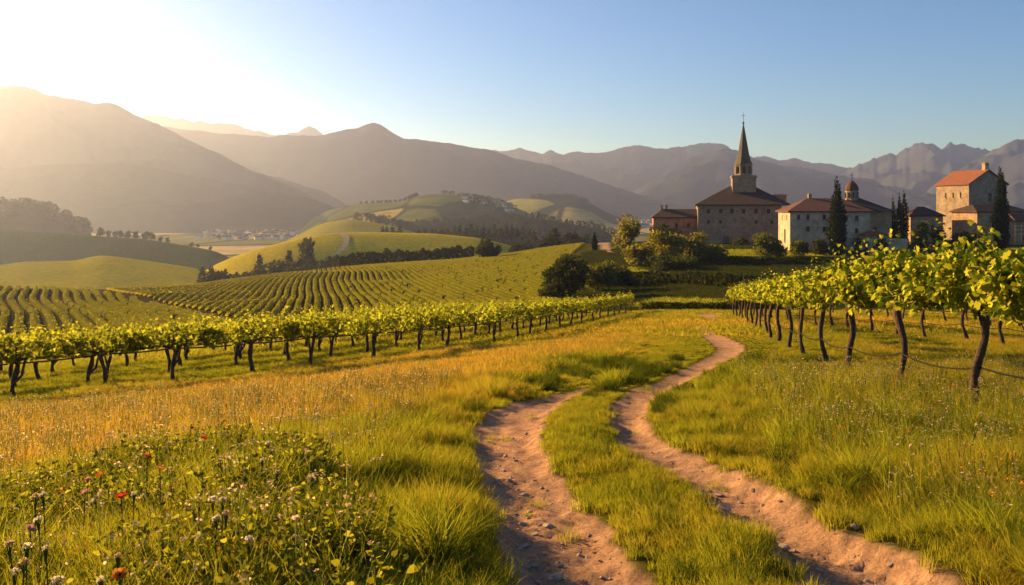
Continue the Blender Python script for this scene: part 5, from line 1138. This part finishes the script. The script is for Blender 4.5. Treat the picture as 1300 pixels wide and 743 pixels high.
# foreground weeds at lower left
X, Y, px, py, sd, g = spread(2600, 3.4, 9.5, -200, 480, 6); 
wd_ = in_poly(px, py, [(-300, 690), (120, 640), (200, 590), (290, 585), (400, 625), (470, 690), (480, 830), (-300, 900)]); ok = wd_ & (clump(X, Y, 1.3, 67) > .40)
ix = np.where(g.random(len(X)) < .72, pick(g, WEED, len(X)), pick(g, WEEDF, len(X)))
scatter('weeds', 'broad leaved weeds in the left foreground', X[ok], Y[ok], ix[ok], ((.55 + .6 * g.random(len(X))) * (1 + .15 * ss(230, 300, px) * ss(600, 650, py)))[ok], np.zeros(ok.sum()))
# little tufts on the dirt
X, Y, px, py, sd, g = spread(900, 3.5, 14, 560, 1250, 8); ok = (sd > .02) & (clump(X, Y, 1.6, 68) > .60) & (g.random(len(X)) < .55)
scatter('grass', 'small grass tufts growing on the dirt ruts', X[ok], Y[ok], pick(g, SHORT, ok.sum()), (.35 + .5 * g.random(len(X)))[ok], (.2 * g.random(len(X)))[ok])

# ------------------------------------------------------------------ single flowers
def petal_ring(n, r, cup, seed, w_=.62):
    g = random.Random(seed); m = MB()
    for ring, (rr_, cc) in enumerate(((r, cup), (r * .72, cup * 1.5))):
        for i in range(n):
            a = 2 * math.pi * (i + .5 * ring) / n + g.uniform(-.15, .15); ca_, sa_ = math.cos(a), math.sin(a); pw_ = w_ * rr_
            f = lambda u, v, z: (ca_ * u - sa_ * v, sa_ * u + ca_ * v, z)
            m.add([f(0, 0, 0), f(rr_ * .5, pw_ * .8, cc * .4), f(rr_ * .95, pw_ * .6, cc), f(rr_ * 1.05, 0, cc * 1.05), f(rr_ * .95, -pw_ * .6, cc), f(rr_ * .5, -pw_ * .8, cc * .4), f(rr_ * .5, 0, cc * .28)],
                  [[0, 6, 1], [1, 6, 3, 2], [6, 5, 4, 3], [0, 5, 6]])
    return m
def flower(name, label, cat, px, py, h, rad, mat, group=None, seed=0):
    x, y = on_ground(px, py + h * 1.0 * FPX / 6.0, 2.6, 40); zg_ = gz(x, y); rr = random.Random(seed)
    # the head sits h above the ground: walk to the spot where it shows at (px, py)
    for _ in range(25):
        y = np.clip(y * (1 + (((HZ - py) / FPX * y) - (gz(PX(px, y), y) + h)) * .6 / max(2, y) * 3), 2.8, 40); 
    x = PX(px, y); root = empty(name, (x, y, gz(x, y)), rr.uniform(0, 6)); tag(root, label, cat, group)
    s = MB(); s.tube([(0, 0, -.05), (rr.uniform(-.02, .02), rr.uniform(-.02, .02), h * .5), (0, 0, h)], [.004, .0035, .003], 5); s.build('stem', M['stem'], root)
    if name == 'yarrow':
        m = MB(); g = random.Random(seed)
        for i in range(60):
            a, q = g.uniform(0, 6.28), rad * math.sqrt(g.random()); xx, yy = q * math.cos(a), q * math.sin(a); zz = h + .012 * (1 - (q / rad) ** 2) + g.uniform(-.006, .006)
            tx_, ty_ = g.uniform(-1.4, 1.4), g.uniform(-1.4, 1.4); ff = rad * .2
            m.add([(xx + ff * math.cos(b_), yy + ff * math.sin(b_), zz + ff * (tx_ * math.cos(b_) + ty_ * math.sin(b_))) for b_ in (0, 1.26, 2.51, 3.77, 5.03)], [[0, 1, 2, 3, 4]])
        m.build('flower_head', M[mat], root)
        u = MB()
        for i in range(6):
            a = i * 1.05; u.tube([(0, 0, h * .86), (rad * .6 * math.cos(a), rad * .6 * math.sin(a), h)], [.002, .0015], 4)
        u.build('stalks', M['stem'], root)
    else:
        o_ = petal_ring(5, rad, rad * .45, seed).build('petals', M[mat], root, loc=(0, 0, h)); o_.rotation_euler = (rr.uniform(-.5, .5), rr.uniform(-.5, .5), 0)
        c_ = MB(); c_.prism(8, 0, 0, rad * .22, rad * .12, h + .002, h + rad * .35); c_.build('flower_centre', M['bark'], root)
    return root
FL = [('poppy', 'bright red poppy, the highest red flower in the left meadow', 259, 557, 'red_petal', .030), ('poppy', 'bright red poppy low among the leafy weeds at lower left', 154, 632, 'red_petal', .036),
      ('wild_rose', 'dusky red flower left of the highest poppy', 187, 581, 'red_petal', .028), ('wild_flower', 'orange flower right of the dusky red flower', 203, 596, 'orange_petal', .026),
      ('wild_flower', 'orange red flower above the poppy in the weeds', 128, 603, 'orange_petal', .030), ('wild_rose', 'pink flower beside the orange red flower in the weeds', 112, 610, 'pink_petal', .026),
      ('wild_rose', 'pink flower at the upper right of the weeds, near the pale grass heads', 335, 544, 'pink_petal', .028), ('wild_rose', 'pink flower left of the low red poppy', 108, 626, 'pink_petal', .028),
      ('wild_flower', 'orange flower low at the bottom edge of the weeds', 152, 731, 'orange_petal', .030), ('wild_rose', 'faded pink flower by the left edge of the weeds', 38, 673, 'pink_petal', .028)]
for i, (nm, lab, px, py, mt, rd) in enumerate(FL): flower(nm, lab, 'flower', px, py, .46, rd, mt, None, i)
YA = [(280, 582), (270, 634), (283, 635), (287, 652), (333, 584), (341, 563), (352, 600), (34, 694), (58, 697), (45, 631), (49, 660), (19, 726), (150, 707), (275, 658), (316, 685), (375, 683), (128, 737), (72, 738), (30, 714), (55, 629), (170, 628), (12, 690)]
for i, (px, py) in enumerate(YA): flower('yarrow', 'pale flat topped flower head among the weeds at lower left', 'flower', px, py, .44 + .06 * ((i * 7) % 5) / 4, .016 + .008 * ((i * 3) % 4) / 3, 'white_petal' if i % 3 else 'straw', 'pale flower heads among the weeds', 50 + i)

# ------------------------------------------------------------------ stones on the ruts
def stone(px, py, sz, label, seed, group=None):
    x, y = on_ground(px, py, 2.5, 40); g = np.random.default_rng(seed); import bmesh
    bm = bmesh.new(); bmesh.ops.create_icosphere(bm, subdivisions=2, radius=1)
    ax = g.uniform(.7, 1.3, 3) * np.array([1, .8, .45]); cut = [(unit(g.normal(size=(1, 3)))[0], g.uniform(.55, .85)) for _ in range(7)]
    for v in bm.verts:
        p = np.array(v.co)
        for nrm_, q in cut:
            e = p @ nrm_ - q
            if e > 0: p = p - nrm_ * e
        v.co = p * ax * sz * .5
    me_ = bpy.data.meshes.new('stone'); bm.to_mesh(me_); bm.free(); me_.materials.append(M['stone'])
    o_ = obj('stone', me_, None, (x, y, gz(x, y) + sz * .06)); o_.rotation_euler = (g.uniform(-.2, .2), g.uniform(-.2, .2), g.uniform(0, 6)); return tag(o_, label, 'stone', group)
ST = [(697, 657, .10, 'pale flat stone beside the grass tuft on the left rut'), (663, 680, .075, 'small pale stone at the shaded left edge of the left rut'), (660, 690, .06, 'smallest pale chip just below the small stone at the left rut edge'),
      (706, 720, .13, 'large brown stone low in the left rut'), (684, 727, .07, 'flat brown stone left of the large brown stone'), (748, 740, .16, 'brown stone cut by the bottom edge of the picture'),
      (734, 637, .05, 'pale pebble at the grass edge of the left rut'), (675, 618, .07, 'dark stone in the upper left rut'), (649, 598, .06, 'small dark stone high in the left rut'),
      (919, 642, .12, 'dark stone at the middle of the right rut'), (912, 620, .08, 'dark stone just above the middle stone of the right rut'), (899, 614, .06, 'small stone left of the two dark right rut stones'), (940, 628, .05, 'small stone near the right edge of the right rut'),
      (995, 688, .12, 'pale brown stone low in the right rut'), (845, 573, .05, 'small stone high in the right rut'), (1085, 684, .07, 'pale stone at the grassy right end of the right rut'), (1045, 742, .12, 'dark stone at the bottom of the right rut')]
for i, (px, py, sz, lab) in enumerate(ST): stone(px, py, sz, lab, 500 + i)
gp = np.random.default_rng(77)
cnt = 0
for i in range(800):
    px, py = gp.uniform(600, 1200), gp.uniform(520, 743) ; x, y = on_ground(px, py, 2.5, 30)
    z, _, pyy, sd = ground(np.array([x]), np.array([y]), True)
    if sd[0] > .05 and cnt < 190: stone(px, py, gp.choice([.012, .016, .02, .03, .045]) * (1 + (743 - py) / 300), 'small earth pebble lying on the dirt ruts', 600 + i, 'pebbles on the dirt ruts'); cnt += 1

# ------------------------------------------------------------------ haze: the air of the valley
hb = MB(); hb.box(-6500, 6500, -900, 6500, -125, 475)
hm = bpy.data.materials.new('valley_haze'); hm.use_nodes = True; ht = hm.node_tree; ht.nodes.clear()
pv = ht.nodes.new('ShaderNodeVolumePrincipled'); ho = ht.nodes.new('ShaderNodeOutputMaterial')
pv.inputs['Color'].default_value = (.53, .62, 1.0, 1); pv.inputs['Density'].default_value = HAZE_DENSITY
pv.inputs['Absorption Color'].default_value = (1, 1, 1, 1); pv.inputs['Density Attribute'].default_value = ''; pv.inputs['Anisotropy'].default_value = 0.64
ht.links.new(pv.outputs[0], ho.inputs['Volume'])
tag(hb.build('haze', hm), kind='stuff')
